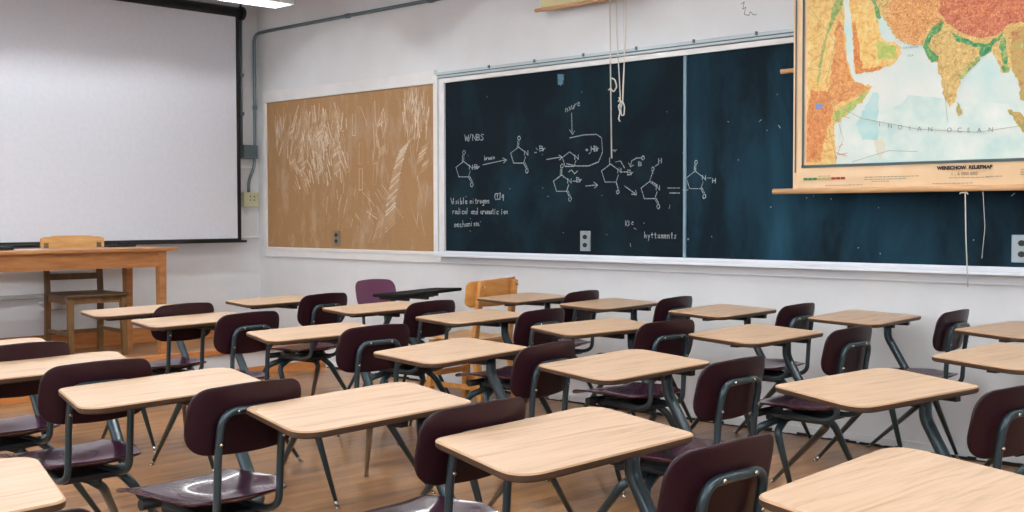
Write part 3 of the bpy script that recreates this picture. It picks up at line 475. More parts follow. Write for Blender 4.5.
# pencil scribble on the wall above the blackboard
b = MB()
for p, q in zip([(4.78, 2.40), (4.80, 2.41), (4.79, 2.37), (4.81, 2.38), (4.80, 2.34), (4.83, 2.33), (4.84, 2.35), (4.86, 2.33), (4.88, 2.33)][:-1],
                [(4.80, 2.41), (4.79, 2.37), (4.81, 2.38), (4.80, 2.34), (4.83, 2.33), (4.84, 2.35), (4.86, 2.33), (4.88, 2.33), (4.86, 2.31)]):
    ribbon(b, p, q, 0.004, -0.002)
tag(b.build('wall_scribble', mat('pencil', srgb(110, 112, 118), 0.8), fix=False), 'small grey scribble on the white wall above the blackboard', 'scribble')

# ------------------------------------------------------------ wall outlets and conduits
def outlet(x, z, y, w, h, label, plate, wallx=False, dark=True):
    root = tag(empty('wall_outlet', (x, y, z), math.radians(90) if wallx else 0), label, 'outlet', None)
    b = MB(); b.box((-w / 2, -0.010, -h / 2), (w / 2, 0, h / 2), bev=0.003); b.build('cover_plate', plate, root)
    for s in (-1, 1):
        b = MB(); n = 16
        ring = [(0.0175 * math.cos(2 * math.pi * i / n), 0.0145 * math.sin(2 * math.pi * i / n) + s * h * 0.2) for i in range(n)]
        vs = [(p[0], -0.0135, p[1]) for p in ring] + [(p[0], -0.009, p[1]) for p in ring]
        b.add(vs, [tuple(range(n))] + [(i, (i + 1) % n, n + (i + 1) % n, n + i) for i in range(n)])
        b.build('socket', M_dark if dark else M_beige, root)
    return root
outlet(1.09, 1.033, -0.013, 0.075, 0.118, 'grey outlet with two dark sockets on the lower corkboard', mat('brown_grey_plate', srgb(120, 112, 98), 0.5))
outlet(3.642, 1.045, -0.013, 0.082, 0.128, 'silver outlet with two round sockets low on the left half of the blackboard', M_plate)
outlet(6.36, 1.046, -0.013, 0.098, 0.132, 'silver outlet on the blackboard below the relief map, at the right edge', M_plate)

b = MB(); b.box((0, -0.178, 1.285), (0.05, -0.03, 1.405), bev=0.006)
o = tag(b.build('junction_box', M_beige), 'beige plastic junction box on the front wall beside the screen, under the conduit', 'junction box')
for dy in (-0.12, -0.08):
    for dz in (1.335, 1.365):
        b = MB(); b.box((0.049, dy, dz), (0.053, dy + 0.008, dz + 0.01)); b.build('screw_hole', M_dark, o)
root = tag(empty('electrical_box', (0.03, -0.11, 1.745)), 'small grey steel electrical box beside the screen at the end of the thinner conduit', 'electrical box')
b = MB(); b.box((-0.03, -0.07, -0.06), (0.035, 0.065, 0.055), bev=0.006); b.build('body', M_boxgrey, root)
b = MB(); b.tube([(-0.01, -0.066, 0.05), (-0.01, -0.062, 1.12)], 0.011, 12); b.build('conduit', M_conduit, root)
for dz in (0.30, 0.62):
    b = MB(); b.box((-0.03, -0.084, dz), (0.004, -0.044, dz + 0.03), bev=0.003); b.build('clamp', M_boxgrey, root)
root = tag(empty('wall_conduit', (0.025, -0.045, 1.41)), 'grey metal conduit rising in the corner and running along the wall above the boards', 'conduit')
b = MB(); P0 = Vector((0.025, -0.045, 1.41))
b.tube([Vector(p) - P0 for p in [(0.025, -0.115, 1.40), (0.025, -0.115, 1.50), (0.025, -0.05, 1.63), (0.025, -0.045, 2.73), (0.16, -0.022, 2.745), (ROOM_X - .3, -0.022, 2.745)]], 0.0135, 12, fillet=0.09)
b.build('pipe', M_conduit, root)
for p in [(0.025, -0.047, 1.78), (0.025, -0.047, 2.12)]:
    q = Vector(p) - P0; b = MB(); b.tube([q - Vector((0, 0, 0.02)), q + Vector((0, 0, 0.02))], 0.018, 12); b.build('coupling', M_boxgrey, root)
for x in (1.25, 2.2, 4.2):
    q = Vector((x, -0.022, 2.745)) - P0; b = MB(); b.tube([q - Vector((0.025, 0, 0)), q + Vector((0.025, 0, 0))], 0.019, 12); b.build('coupling', M_boxgrey, root)
b = MB(); b.box((0, -4.6, 0.605), (0.03, -1.885, 0.64), bev=0.004)
tag(b.build('cable_raceway', mat('grey_raceway', srgb(168, 168, 166), 0.5)), 'thin grey cable raceway along the front wall behind the wooden table', 'raceway')
# crumpled bag at the end of the raceway
random.seed(3)
bm = bmesh.new(); bmesh.ops.create_icosphere(bm, subdivisions=3, radius=1)
for v in bm.verts:
    n_ = noise.noise(v.co * 2.3) * 0.35 + noise.noise(v.co * 5) * 0.2
    v.co = Vector((0.075 + v.co.x * 0.06 * (1 + n_), -1.80 + v.co.y * 0.13 * (1 + n_), 0.565 + v.co.z * 0.045 * (1 + n_) - v.co.y * 0.01))
b = MB(); b.frombm(bm, 0, False)
b.box((0, -1.9, 0.505), (0.10, -1.70, 0.518))
tag(b.build('crumpled_bag', [M_paper]), 'crumpled whitish bag at the end of the cable raceway behind the wooden chair', 'bag')

# ------------------------------------------------------------ projection screen
SX, SY1, SY0 = 0.15, -0.275, -3.4
root = tag(empty('projection_screen', (SX, SY1, 1.0)), 'large white pull-down projection screen with black border on the front wall', 'projection screen')
def lp(p): return Vector(p) - Vector((SX, SY1, 1.0))
b = MB(); n = 40; vs = []; 
for i in range(n + 1):
    y = SY1 - 0.035 + (SY0 - SY1 + 0.07) * i / n
    for z in [1.02 + (2.85 - 1.02) * j / 12 for j in range(13)]:
        vs.append(lp((SX + 0.004 * math.sin(y * 4.1 + z * 1.2) * (1 - (z - 1) / 1.9), y, z)))
fs = [(i * 13 + j, (i + 1) * 13 + j, (i + 1) * 13 + j + 1, i * 13 + j + 1) for i in range(n) for j in range(12)]
b.add(vs, fs, 0, True); fab = b.build('screen_fabric', M_screen, root, fix=False)
b = MB(); b.box(lp((SX - 0.004, SY1 - 0.030, 1.0)), lp((SX + 0.004, SY1, 2.86))); b.box(lp((SX - 0.004, SY0, 1.0)), lp((SX + 0.004, SY0 + 0.037, 2.86)))
b.box(lp((SX - 0.004, SY0, 1.003)), lp((SX + 0.004, SY1, 1.024))); b.build('black_border', M_black, fab)
b = MB(); b.tube([lp((SX, SY0 - .05, 1.0)), lp((SX, SY1 + 0.05, 1.0))], 0.011, 12); b.build('bottom_bar', M_black, root)
b = MB(); b.tube([lp((SX - 0.02, SY0 - .1, 2.87)), lp((SX - 0.02, SY1 + 0.02, 2.87))], 0.045, 20); cs = b.build('roller_case', M_black, root)
b = MB(); b.tube([lp((SX - 0.02, SY1 + 0.02, 2.87)), lp((SX - 0.02, SY1 + 0.05, 2.87))], 0.055, 20); b.build('end_cap', M_black, cs)
b = MB(); b.box(lp((0.001, SY1 + 0.02, 2.86)), lp((SX - 0.02, SY1 + 0.045, 2.875))); b.bar(lp((SX - 0.02, SY1 + 0.03, 2.88)), lp((SX - 0.02, SY1 + 0.03, ROOM_Z)), 0.014, 0.014)
b.build('bracket', M_boxgrey, root)

# ------------------------------------------------------------ fluorescent lights
M_lamp = mat('fluorescent_glow', (1, 1, 1, 1), 0.5, emit=(0.93, 0.98, 1.0, 1), strength=LAMP_STRENGTH)
M_white = mat('white_enamel', srgb(232, 232, 230), 0.4)
LZ = 2.745
lamp_root = None
lamp_labels = ['long white fluorescent ceiling light nearest the projection screen, its end showing at the top edge',
               'second fluorescent light from the projection screen, above the view', 'middle fluorescent light of the five, above the view',
               'fourth fluorescent light from the projection screen, above the view', 'fluorescent light nearest the back wall, above the view']
for i, x in enumerate((1.24, 3.05, 4.86, 6.67, 8.48)):
    if lamp_root is None:
        r = empty('fluorescent_light', (x, -0.6, LZ)); lamp_root = r
        b = MB(); b.box((-0.12, -6.6, 0), (-0.114, 0, 0.10)); b.box((0.114, -6.6, 0), (0.12, 0, 0.10))
        b.box((-0.12, -0.006, 0), (0.12, 0, 0.10)); b.box((-0.12, -6.6, 0), (0.12, -6.594, 0.10)); b.box((-0.12, -6.6, 0.094), (0.12, 0, 0.10))
        b.build('housing', M_white, r)
        b = MB()
        b.tube([(0, -6.55, 0.05), (0, -0.05, 0.05)], 0.013, 12)
        b.build('lamp_tube', M_lamp, r)
        for y in (-0.5, -3.3, -6.1):
            b = MB(); b.tube([(0, y, 0.10), (0, y, ROOM_Z - LZ)], 0.008, 8); b.build('hanger', M_boxgrey, r)
    else:
        r = copy_tree(lamp_root); r.location = (x, -0.6, LZ)
    tag(r, lamp_labels[i], 'ceiling light', 'fluorescent ceiling lights')

# ------------------------------------------------------------ pull-down maps
def layered_map_mats():
    P = {}
    def pm(n, a, bb, c, s=60, d=0.6):
        da = tuple(v * 0.55 for v in a[:3]) + (1,)
        return noise_mat('map_' + n, [(0.30, da), (0.40, a), (0.5, bb), (0.60, c), (0.68, srgb(236, 214, 166))], nscale=s * 1.2, detail=9, rough=0.7, distort=d + 0.8, noise_rough=0.78)
    P['sea'] = noise_mat('map_sea', [(0.35, srgb(222, 224, 218)), (0.5, srgb(212, 221, 215)), (0.68, srgb(188, 214, 210))], nscale=3.2, detail=5, rough=0.6)
    P['africa'] = pm('africa', srgb(210, 156, 88), srgb(226, 188, 116), srgb(226, 204, 142), 20)
    P['ethiopia'] = pm('ethiopia', srgb(186, 112, 66), srgb(214, 146, 86), srgb(226, 172, 112), 30)
    P['greatlakes'] = pm('greatlakes', srgb(178, 98, 56), srgb(208, 132, 74), srgb(220, 160, 104), 30)
    P['lake'] = mat('map_lake', srgb(120, 140, 184), 0.6)
    P['somalicoast'] = pm('somalicoast', srgb(140, 170, 90), srgb(170, 186, 104), srgb(196, 196, 120), 24)
    P['nile'] = pm('nile', srgb(116, 150, 84), srgb(160, 172, 98), srgb(190, 180, 110), 20)
    P['arabia'] = pm('arabia', srgb(214, 160, 86), srgb(228, 188, 114), srgb(228, 206, 144), 20)
    P['yemen'] = pm('yemen', srgb(176, 96, 50), srgb(210, 130, 66), srgb(220, 150, 84), 40)
    P['omangreen'] = pm('omangreen', srgb(150, 176, 88), srgb(172, 186, 96), srgb(200, 190, 110), 14)
    P['gulfgreen'] = pm('gulfgreen', srgb(70, 134, 80), srgb(104, 152, 88), srgb(140, 170, 100), 24)
    P['asia'] = pm('asia', srgb(176, 140, 84), srgb(206, 172, 106), srgb(222, 192, 132), 34)
    P['tibet'] = pm('tibet', srgb(158, 78, 58), srgb(194, 108, 78), srgb(214, 150, 112), 34, 1.2)
    P['hindu'] = pm('hindu', srgb(180, 108, 66), srgb(214, 154, 94), srgb(228, 184, 128), 36, 1.2)
    P['indus'] = pm('indus', srgb(46, 126, 82), srgb(84, 148, 88), srgb(150, 176, 106), 26)
    P['ganges'] = pm('ganges', srgb(36, 118, 82), srgb(64, 140, 88), srgb(134, 170, 104), 26)
    P['burma'] = pm('burma', srgb(60, 130, 84), srgb(110, 156, 92), srgb(180, 170, 106), 26)
    P['indiaeast'] = pm('indiaeast', srgb(70, 136, 86), srgb(150, 168, 100), srgb(200, 186, 110), 26)
    P['siam'] = pm('siam', srgb(170, 110, 68), srgb(196, 150, 92), srgb(140, 164, 96), 26)
    P['srilanka'] = pm('srilanka', srgb(130, 150, 84), srgb(176, 164, 96), srgb(190, 150, 86), 30)
    P['sumatra'] = pm('sumatra', srgb(120, 150, 84), srgb(190, 150, 86), srgb(210, 170, 100), 30)
    P['bluepatch'] = noise_mat('map_bluepatch', [(0.35, srgb(196, 218, 212)), (0.65, srgb(164, 206, 206))], nscale=7, rough=0.6)
    P['tealA'] = noise_mat('map_teal', [(0.35, srgb(224, 227, 220)), (0.5, srgb(208, 221, 214)), (0.68, srgb(182, 210, 205))], nscale=6, detail=6, rough=0.6)
    P['paleA'] = noise_mat('map_pale', [(0.35, srgb(204, 214, 200)), (0.65, srgb(218, 208, 188))], nscale=9, rough=0.6)
    P['paleB'] = P['paleA']
    return P
MP = layered_map_mats()
order = ['tealA', 'bluepatch', 'paleB', 'africa', 'arabia', 'asia', 'ethiopia', 'greatlakes', 'somalicoast', 'nile', 'yemen', 'omangreen',
         'gulfgreen', 'hindu', 'tibet', 'indus', 'ganges', 'burma', 'indiaeast', 'siam', 'srilanka', 'sumatra', 'lake']
MX0, MX1, MZ0, MZ1, MY = 5.205, 7.35, 1.335, 3.0, -0.15
root = tag(empty('relief_map', (MX0, MY, MZ0)), 'large coloured relief wall map of the Indian Ocean hanging over the blackboard', 'wall map')
def ml(x, y, z): return (x - MX0, y - MY, z - MZ0)
M_cream = noise_mat('cream_map_linen', [(0.3, srgb(222, 186, 146)), (0.7, srgb(232, 200, 164))], nscale=6, rough=0.8)
mats = [M_cream, MP['sea']] + [MP[k] for k in order] + [mat('map_border_grey', srgb(74, 88, 88), 0.7), mat('map_line_dark', srgb(150, 140, 118), 0.8)]
b = MB()
b.box(ml(MX0, MY - 0.0008, MZ0), ml(MX1, MY + 0.0012, MZ1), 0)
IX0, IZ0 = 5.285, 1.470
b.add([ml(x, MY - 0.0012, z) for x, z in ((IX0, IZ0), (MX1 - .08, IZ0), (MX1 - .08, MZ1 - .02), (IX0, MZ1 - .02))], [(0, 1, 2, 3)], 1)
for k, nm in enumerate(order):
    pts = [(max(p[0], IX0), min(max(p[1], IZ0), MZ1 - .02)) for p in MAP_SHAPES[nm]]
    bm = bmesh.new(); y = MY - 0.0016 - 0.0002 * k
    # ragged coastlines: midpoint jitter
    dp = []; random.seed(k)
    for i, p in enumerate(pts):
        q = pts[(i + 1) % len(pts)]; dp.append(p); L_ = math.dist(p, q)
        if 0.02 < L_ < 0.25 and p[0] > IX0 and q[0] > IX0:
            m_ = max(1, int(L_ / 0.015))
            for j in range(1, m_): t = j / m_; dp.append((p[0] + (q[0] - p[0]) * t + random.gauss(0, .004), p[1] + (q[1] - p[1]) * t + random.gauss(0, .004)))
    bm.free()
    tri = tessellate_polygon([[Vector((p[0], p[1], 0)) for p in dp]])
    b.add([ml(p[0], y, p[1]) for p in dp], [tuple(t) for t in tri], 2 + k)
nb = 2 + len(order)
def line(p, q, w, mi, y=MY - 0.0075): ribbon(b, (p[0] - MX0, p[1] - MZ0), (q[0] - MX0, q[1] - MZ0), w, y - MY, mi)
line((5.262, IZ0 - 0.006), (MX1 - .06, IZ0 - 0.006), 0.014, nb); line((5.266, IZ0 - .004), (5.266, MZ1), 0.012, nb)
line((5.222, MZ0 + .1), (5.222, MZ1), 0.008, nb)
for pts in ([(5.36, 1.83), (5.6, 1.70), (5.9, 1.63), (6.2, 1.60), (6.5, 1.63), (6.9, 1.7)], [(5.55, 1.48), (5.75, 1.53), (5.9, 1.52)], [(6.03, 1.85), (6.05, 1.66)], [(5.3, 2.3), (5.45, 2.1), (5.4, 1.9), (5.5, 1.6), (5.45, 1.48)],
            [(5.3, 1.75), (5.42, 1.66), (5.46, 1.5)], [(5.38, 2.4), (5.5, 2.22)], [(5.3, 1.98), (5.42, 1.95)]):
    for p, q in zip(pts[:-1], pts[1:]): line(p, q, 0.002, nb + 1, MY - 0.0068)
random.seed(9)
for i in range(240):     # ridge lines over the mountains
    if i % 3: x = random.uniform(5.95, 6.9); z = random.uniform(2.12, 2.42)
    elif i % 2: x = random.uniform(5.74, 5.95); z = random.uniform(2.08, 2.4)
    else: x = random.uniform(5.3, 5.5); z = random.uniform(1.5, 2.05)
    a = random.uniform(-0.7, 0.7); l = random.uniform(.02, .07); line((x, z), (x + l * math.cos(a), z + l * math.sin(a)), 0.003, 2 + order.index('greatlakes'), MY - 0.0067 - i * 1e-6)
random.seed(2)
lg = [mat('legend_a', srgb(52, 120, 72), .7), mat('legend_b', srgb(190, 170, 110), .7), mat('legend_c', srgb(150, 52, 40), .7)]
mats += lg
for i in range(9): line((5.275 + i * .027, 1.398), (5.275 + i * .027 + .018, 1.398), 0.012, nb + 2 + (0 if i < 3 else 1 if i < 6 else 2))
for x, z, l in ((5.62, 1.400, .28), (5.62, 1.388, .22), (5.66, 1.378, .08), (6.06, 1.386, .18), (6.24, 1.389, .08), (6.40, 1.418, .1), (6.40, 1.406, .1), (6.40, 1.395, .1), (5.36, 1.411, .06), (5.98, 1.36, .2), (5.40, 1.362, .2)):
    xx = x
    while xx < x + l:
        w = random.uniform(.006, .02); line((xx, z), (xx + w, z), 0.0035, nb + 1); xx += w + .006
sheet = b.build('map_sheet', mats, root, fix=False)
def text_mesh(s, size, x, z, y, m, name, parent, off, spacing=1.0, bold=0.0, angle=0.0):
    cu = bpy.data.curves.new(name, 'FONT'); cu.body = s; cu.size = size; cu.extrude = 0.0003; cu.space_character = spacing; cu.offset = bold
    cu.align_x = 'CENTER'
    t = bpy.data.objects.new('tmp', cu); C.objects.link(t)
    me = bpy.data.meshes.new_from_object(t.evaluated_get(bpy.context.evaluated_depsgraph_get()))
    bpy.data.objects.remove(t)
    me.transform(Matrix.Translation((x, y, z)) @ Matrix.Rotation(angle, 4, 'Y') @ Matrix.Rotation(math.pi / 2, 4, 'X'))
    me.materials.clear(); me.materials.append(m)
    o = bpy.data.objects.new(name, me); C.objects.link(o); o.parent = parent; return o
M_ink = mat('black_map_ink', srgb(40, 34, 32), .8); M_ink2 = mat('brown_map_ink', srgb(110, 92, 66), .8)
text_mesh('WENSCHOW  RELIEFMAP', 0.0235, 6.135 - MX0, 1.427 - MZ0, -0.0078, M_ink, 'map_title', sheet, 0, 1.0, 0.0012)
text_mesh('1 : 6 000 000', 0.022, 6.135 - MX0, 1.398 - MZ0, -0.0078, M_ink2, 'map_scale', sheet, 0, 1.1)
b = MB()
M_grey_ink = mat('grey_map_ink', srgb(120, 138, 140), .8)
for ch, u, v in [('I', 5.70, 1.653), ('N', 5.755, 1.642), ('D', 5.81, 1.633), ('I', 5.86, 1.626), ('A', 5.91, 1.62), ('N', 5.965, 1.615), ('O', 6.06, 1.607), ('C', 6.11, 1.604), ('E', 6.155, 1.601), ('A', 6.205, 1.599), ('N', 6.26, 1.598)]:
    text_mesh(ch, 0.032, u - MX0, v - MZ0, -0.0078, M_grey_ink, 'ocean_letter', sheet, 0)
text_mesh('ARABIAN', 0.015, 5.86 - MX0, 2.03 - MZ0, -0.0078, M_grey_ink, 'sea_name', sheet, 0, 1.4)
text_mesh('SEA', 0.015, 5.86 - MX0, 1.99 - MZ0, -0.0078, M_grey_ink, 'sea_name', sheet, 0, 1.4)
b = MB(); b.tube([ml(5.085, MY, MZ0), ml(MX1 + .1, MY, MZ0)], 0.015, 14); b.build('bottom_rod', M_rod, root)
b = MB(); b.tube([ml(MX0 - .05, MY + .03, MZ1), ml(MX1 + .05, MY + .03, MZ1)], 0.03, 14); cse = b.build('roller', M_black, root)
b = MB()
for x in (MX0 + .1, MX1 - .1): b.box(ml(x, MY + .03, MZ1 - .01), ml(x + .02, -0.003, MZ1 + .01))
b.build('bracket', M_boxgrey, root)

root = tag(empty('rolled_map', (5.15, -0.06, 1.99)), 'second map behind the large relief map, only its left edge and wooden rod showing', 'wall map')
b = MB(); b.box((0.02, -0.001, 0), (1.5, 0.001, 1.0)); b.build('map_sheet', [mat('beige_map_back', srgb(214, 196, 176), .8)], root)
b = MB(); b.tube([(-0.075, 0, 0), (1.6, 0, 0)], 0.013, 12); b.build('bottom_rod', M_rod, root)
b = MB(); b.tube([(-0.02, 0.0, 1.0), (1.55, 0.0, 1.0)], 0.022, 12); b.box((0.1, 0, 0.99), (0.12, 0.057, 1.01)); b.box((1.4, 0, 0.99), (1.42, 0.057, 1.01)); b.build('roller', M_black, root)

root = tag(empty('rolled_map', (3.30, -0.10, 2.53)), 'cream map mostly rolled up above the left half of the blackboard, at the top edge', 'wall map')
b = MB(); b.box((0.04, -0.001, 0), (1.35, 0.001, 0.42)); b.build('map_sheet', [mat('cream_map_back', srgb(206, 196, 150), .8)], root)
b = MB(); b.tube([(-0.01, 0, 0), (1.40, 0, 0)], 0.013, 12); b.build('bottom_rod', M_rod, root)
b = MB(); b.tube([(-0.01, 0.03, 0.42), (1.40, 0.03, 0.42)], 0.035, 12); b.box((0.1, 0.03, 0.41), (0.12, 0.097, 0.43)); b.box((1.2, 0.03, 0.41), (1.22, 0.097, 0.43)); b.build('roller', M_black, root)

def cord(pts, label, r=0.0035, knot=None):
    p0 = Vector(pts[0]); o = empty('pull_cord', p0)
    b = MB(); b.tube([Vector(p) - p0 for p in pts], r, 8, fillet=0.02); b.build('string', M_cord, o)
    if knot:
        b = MB()
        for kpts in knot: b.tube([Vector(p) - p0 for p in kpts], r * 1.1, 8, fillet=0.012)
        b.build('knot', M_cord, o)
    return tag(o, label, 'cord', 'pull cords hanging in front of the blackboard')
yc = -0.13
cord([(3.925, yc, 2.93), (3.932, yc, 2.3), (3.945, yc, 1.555)], 'longest white cord hanging from the cream map, with a small loop halfway', 0.004,
     [[(3.945, yc, 2.04), (3.97, yc, 2.03), (3.985, yc, 1.985), (3.96, yc, 1.955), (3.935, yc, 1.98), (3.92, yc, 1.97)]])
cord([(3.965, yc, 2.93), (3.985, yc, 2.3), (4.012, yc, 1.92), (4.010, yc, 1.86)], 'left of the two tied cords, knotted above the board middle', 0.0035,
     [[(4.00, yc, 1.92), (4.02, yc, 1.89), (3.995, yc, 1.87), (4.01, yc, 1.83), (3.998, yc, 1.79), (4.01, yc, 1.775)], [(4.012, yc, 1.91), (3.996, yc, 1.895)]])
cord([(4.075, yc, 2.93), (4.052, yc, 2.3), (4.030, yc, 1.95), (4.028, yc, 1.88)], 'right of the two tied cords, ending in a twisted loop', 0.0035,
     [[(4.028, yc, 1.90), (4.045, yc, 1.86), (4.04, yc, 1.81), (4.02, yc, 1.81), (4.015, yc, 1.85), (4.028, yc, 1.89), (4.012, yc, 1.90)]])
cord([(4.015, yc, 2.93), (4.035, yc, 2.5), (4.042, yc, 2.1), (4.034, yc, 1.90)], 'thin cord between the two tied cords, joining their knot', 0.002)
cord([(6.140, -0.155, 1.318), (6.146, -0.155, 1.1), (6.158, -0.155, 0.86)], 'white cord hanging from the middle of the relief map rod, reaching below the chalk tray', 0.003,
     [[(6.115, -0.158, 1.308), (6.12, -0.16, 1.314), (6.15, -0.16, 1.314), (6.155, -0.16, 1.306)]])
cord([(6.223, -0.15, 1.322), (6.233, -0.145, 1.15), (6.218, -0.14, 1.005)], 'short faint string under the relief map, ending above the chalk tray', 0.0016,
     [[(6.22, -0.14, 1.012), (6.217, -0.14, 1.0)]])

# ------------------------------------------------------------ combination student desk
TOP_Z = 0.715
DESK = [(-0.183, -0.237), (-0.249, 0.382), (0.198, 0.232), (0.234, -0.377)]
def make_desk():
    root = empty('student_desk')
    out = rounded(DESK, [0.055, 0.06, 0.05, 0.06], 10)
    b = MB(); n = len(out)
    cx = sum(p.x for p in out) / n; cy = sum(p.y for p in out) / n
    prof = [(0.005, 0.0, 0), (0.002, -0.001, 1), (0.0, -0.004, 1), (0.001, -0.015, 2), (0.006, -0.019, 2)]
    rings = []
    for off, z, _ in prof:
        rg = []
        for p in out:
            l = math.hypot(p.x - cx, p.y - cy); e = 1 - off / l; rg.append((cx + (p.x - cx) * e, cy + (p.y - cy) * e, TOP_Z + z))
        rings.append(rg)
    vs = [v for r in rings for v in r]
    b.add(rings[0], [tuple(range(n))], 0); b.add(rings[-1], [tuple(range(n))[::-1]], 2)
    for k in range(4):
        b.add(rings[k] + rings[k + 1], [(j, n + j, n + (j + 1) % n, (j + 1) % n) for j in range(n)], prof[k + 1][2], False)
    top = b.build('desktop', [M_top, M_edge_l, M_edge], root)
    b = MB(); b.box((-0.13, -0.02, TOP_Z - 0.034), (0.13, 0.24, TOP_Z - 0.0192), bev=0.003)
    b.bar((-0.12, 0.03, TOP_Z - 0.04), (0.14, 0.03, TOP_Z - 0.04), 0.025, 0.02); b.bar((-0.12, 0.2, TOP_Z - 0.04), (0.14, 0.2, TOP_Z - 0.04), 0.025, 0.02)
    b.bar((0.03, -0.2, TOP_Z - 0.034), (0.03, 0.22, TOP_Z - 0.034), 0.035, 0.018)
    b.build('top_bracket', M_black, root)
    b = MB(); b.tube([(0.033, 0.195, TOP_Z - 0.03), (0.033, 0.198, 0.602), (0.135, 0.20, 0.435), (0.215, 0.18, 0.378), (0.26, 0.04, 0.378)],
                     [0.019, 0.019, 0.019, 0.018, 0.016], 16, fillet=0.02)
    b.build('pedestal_post', M_tube, root)
    # seat pan
    so = rounded([(0.025, -0.185), (0.025, 0.17), (0.28, 0.178), (0.425, 0.135), (0.425, -0.155), (0.28, -0.19)], [0.05, 0.05, 0.12, 0.08, 0.08, 0.12], 8)
    so = dense(so, 0.04)
    def sf(x, y):
        z = 0.447 - 0.024 * math.exp(-((x - 0.27) / 0.13) ** 2 - ((y + 0.005) / 0.13) ** 2)
        z += 0.020 * max(0, (abs(y + 0.005) - 0.10) / 0.1) ** 2 * (0.3 + min(1, max(0, x) / 0.3))
        z -= 0.030 * max(0, (0.09 - x) / 0.09) ** 2
        z += 0.02 * max(0, (x - 0.35) / 0.08) ** 2
        return (x, y, z)
    b = MB(); b.shell(so, sf, 0.007, (0, 0, 1), 12); b.build('seat', M_maroon, root)
    # backrest
    bw, z0, z1, yc_ = 0.358 / 2, 0.582, 0.763, -0.022
    bo = rounded([(-bw, z0 + .012), (bw, z0 + .012), (bw * 0.97, z1), (-bw * 0.97, z1)], [0.07, 0.07, 0.055, 0.055], 9)
    bo = dense(bo, 0.03)
    def bf(u, v):
        v2 = v + 0.010 * (1 - (u / bw) ** 2) * (1 if v > 0.67 else -1) * min(1, abs(v - .67) / .1) * 0.8
        return (0.440 + 0.20 * (v2 - 0.6) + 0.008 - 0.030 * (u / bw) ** 2, yc_ + u, v2)
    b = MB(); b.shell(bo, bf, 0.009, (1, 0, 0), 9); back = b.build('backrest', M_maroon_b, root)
    # U-shaped tube behind the backrest, curling forward under the seat
    b = MB(); L_, R_ = -0.124, 0.072
    b.tube([(0.16, L_ + .03, 0.415), (0.40, L_, 0.405), (0.452, L_, 0.43), (0.462, L_, 0.60), (0.482, L_, 0.704), (0.484, R_, 0.704), (0.464, R_, 0.60), (0.454, R_, 0.43), (0.40, R_, 0.405), (0.16, R_ - .03, 0.415)],
           0.0105, 12, fillet=0.045)
    bk = b.build('back_frame', M_tube, root)
    for y, z in ((-0.078, 0.704), (0.027, 0.704), (L_, 0.62), (R_, 0.62)):
        b = MB(); x = 0.478 if z < 0.65 else 0.493; b.tube([(x - .004, y, z), (x + 0.002, y, z), (x + 0.0035, y, z)], [0.0055, 0.005, 0.003], 8); b.build('bolt', M_nickel, bk)
    # frame under the seat
    b = MB(); b.box((0.14, -0.10, 0.385), (0.36, 0.11, 0.405), bev=0.006); b.box((0.10, -0.075, 0.370), (0.20, -0.03, 0.405), bev=0.008)
    b.tube([(0.085, -0.13, 0.400), (0.085, 0.06, 0.400)], 0.016, 12); b.tube([(0.13, -0.01, 0.385), (0.34, 0.02, 0.380)], 0.018, 12)
    b.build('seat_frame', M_black, root)
    for path in ([(0.17, -0.06, 0.385), (0.13, -0.165, 0.355), (-0.19, -0.12, 0.0)], [(0.18, -0.05, 0.38), (0.200, -0.145, 0.345), (0.25, -0.07, 0.0)],
                 [(0.34, 0.0, 0.385), (0.30, 0.06, 0.345), (-0.15, 0.38, 0.0)], [(0.24, 0.14, 0.375), (0.275, 0.17, 0.34), (0.32, 0.385, 0.0)]):
        P = [Vector(p) for p in path]; d = (P[2] - P[1]).normalized(); foot = P[2] - d * 0.03
        b = MB(); b.tube([P[0], P[1], foot], [0.0155, 0.0155, 0.0085], 12, fillet=0.03)
        leg = b.build('leg', M_tube, root)
        b = MB(); b.tube([foot - d * .004, foot + d * .026], [0.0095, 0.0065], 10); b.tube([(P[2].x, P[2].y, 0.0), (P[2].x, P[2].y, 0.007)], [0.0125, 0.0105], 12); b.build('glide', M_nickel, leg)
    return root

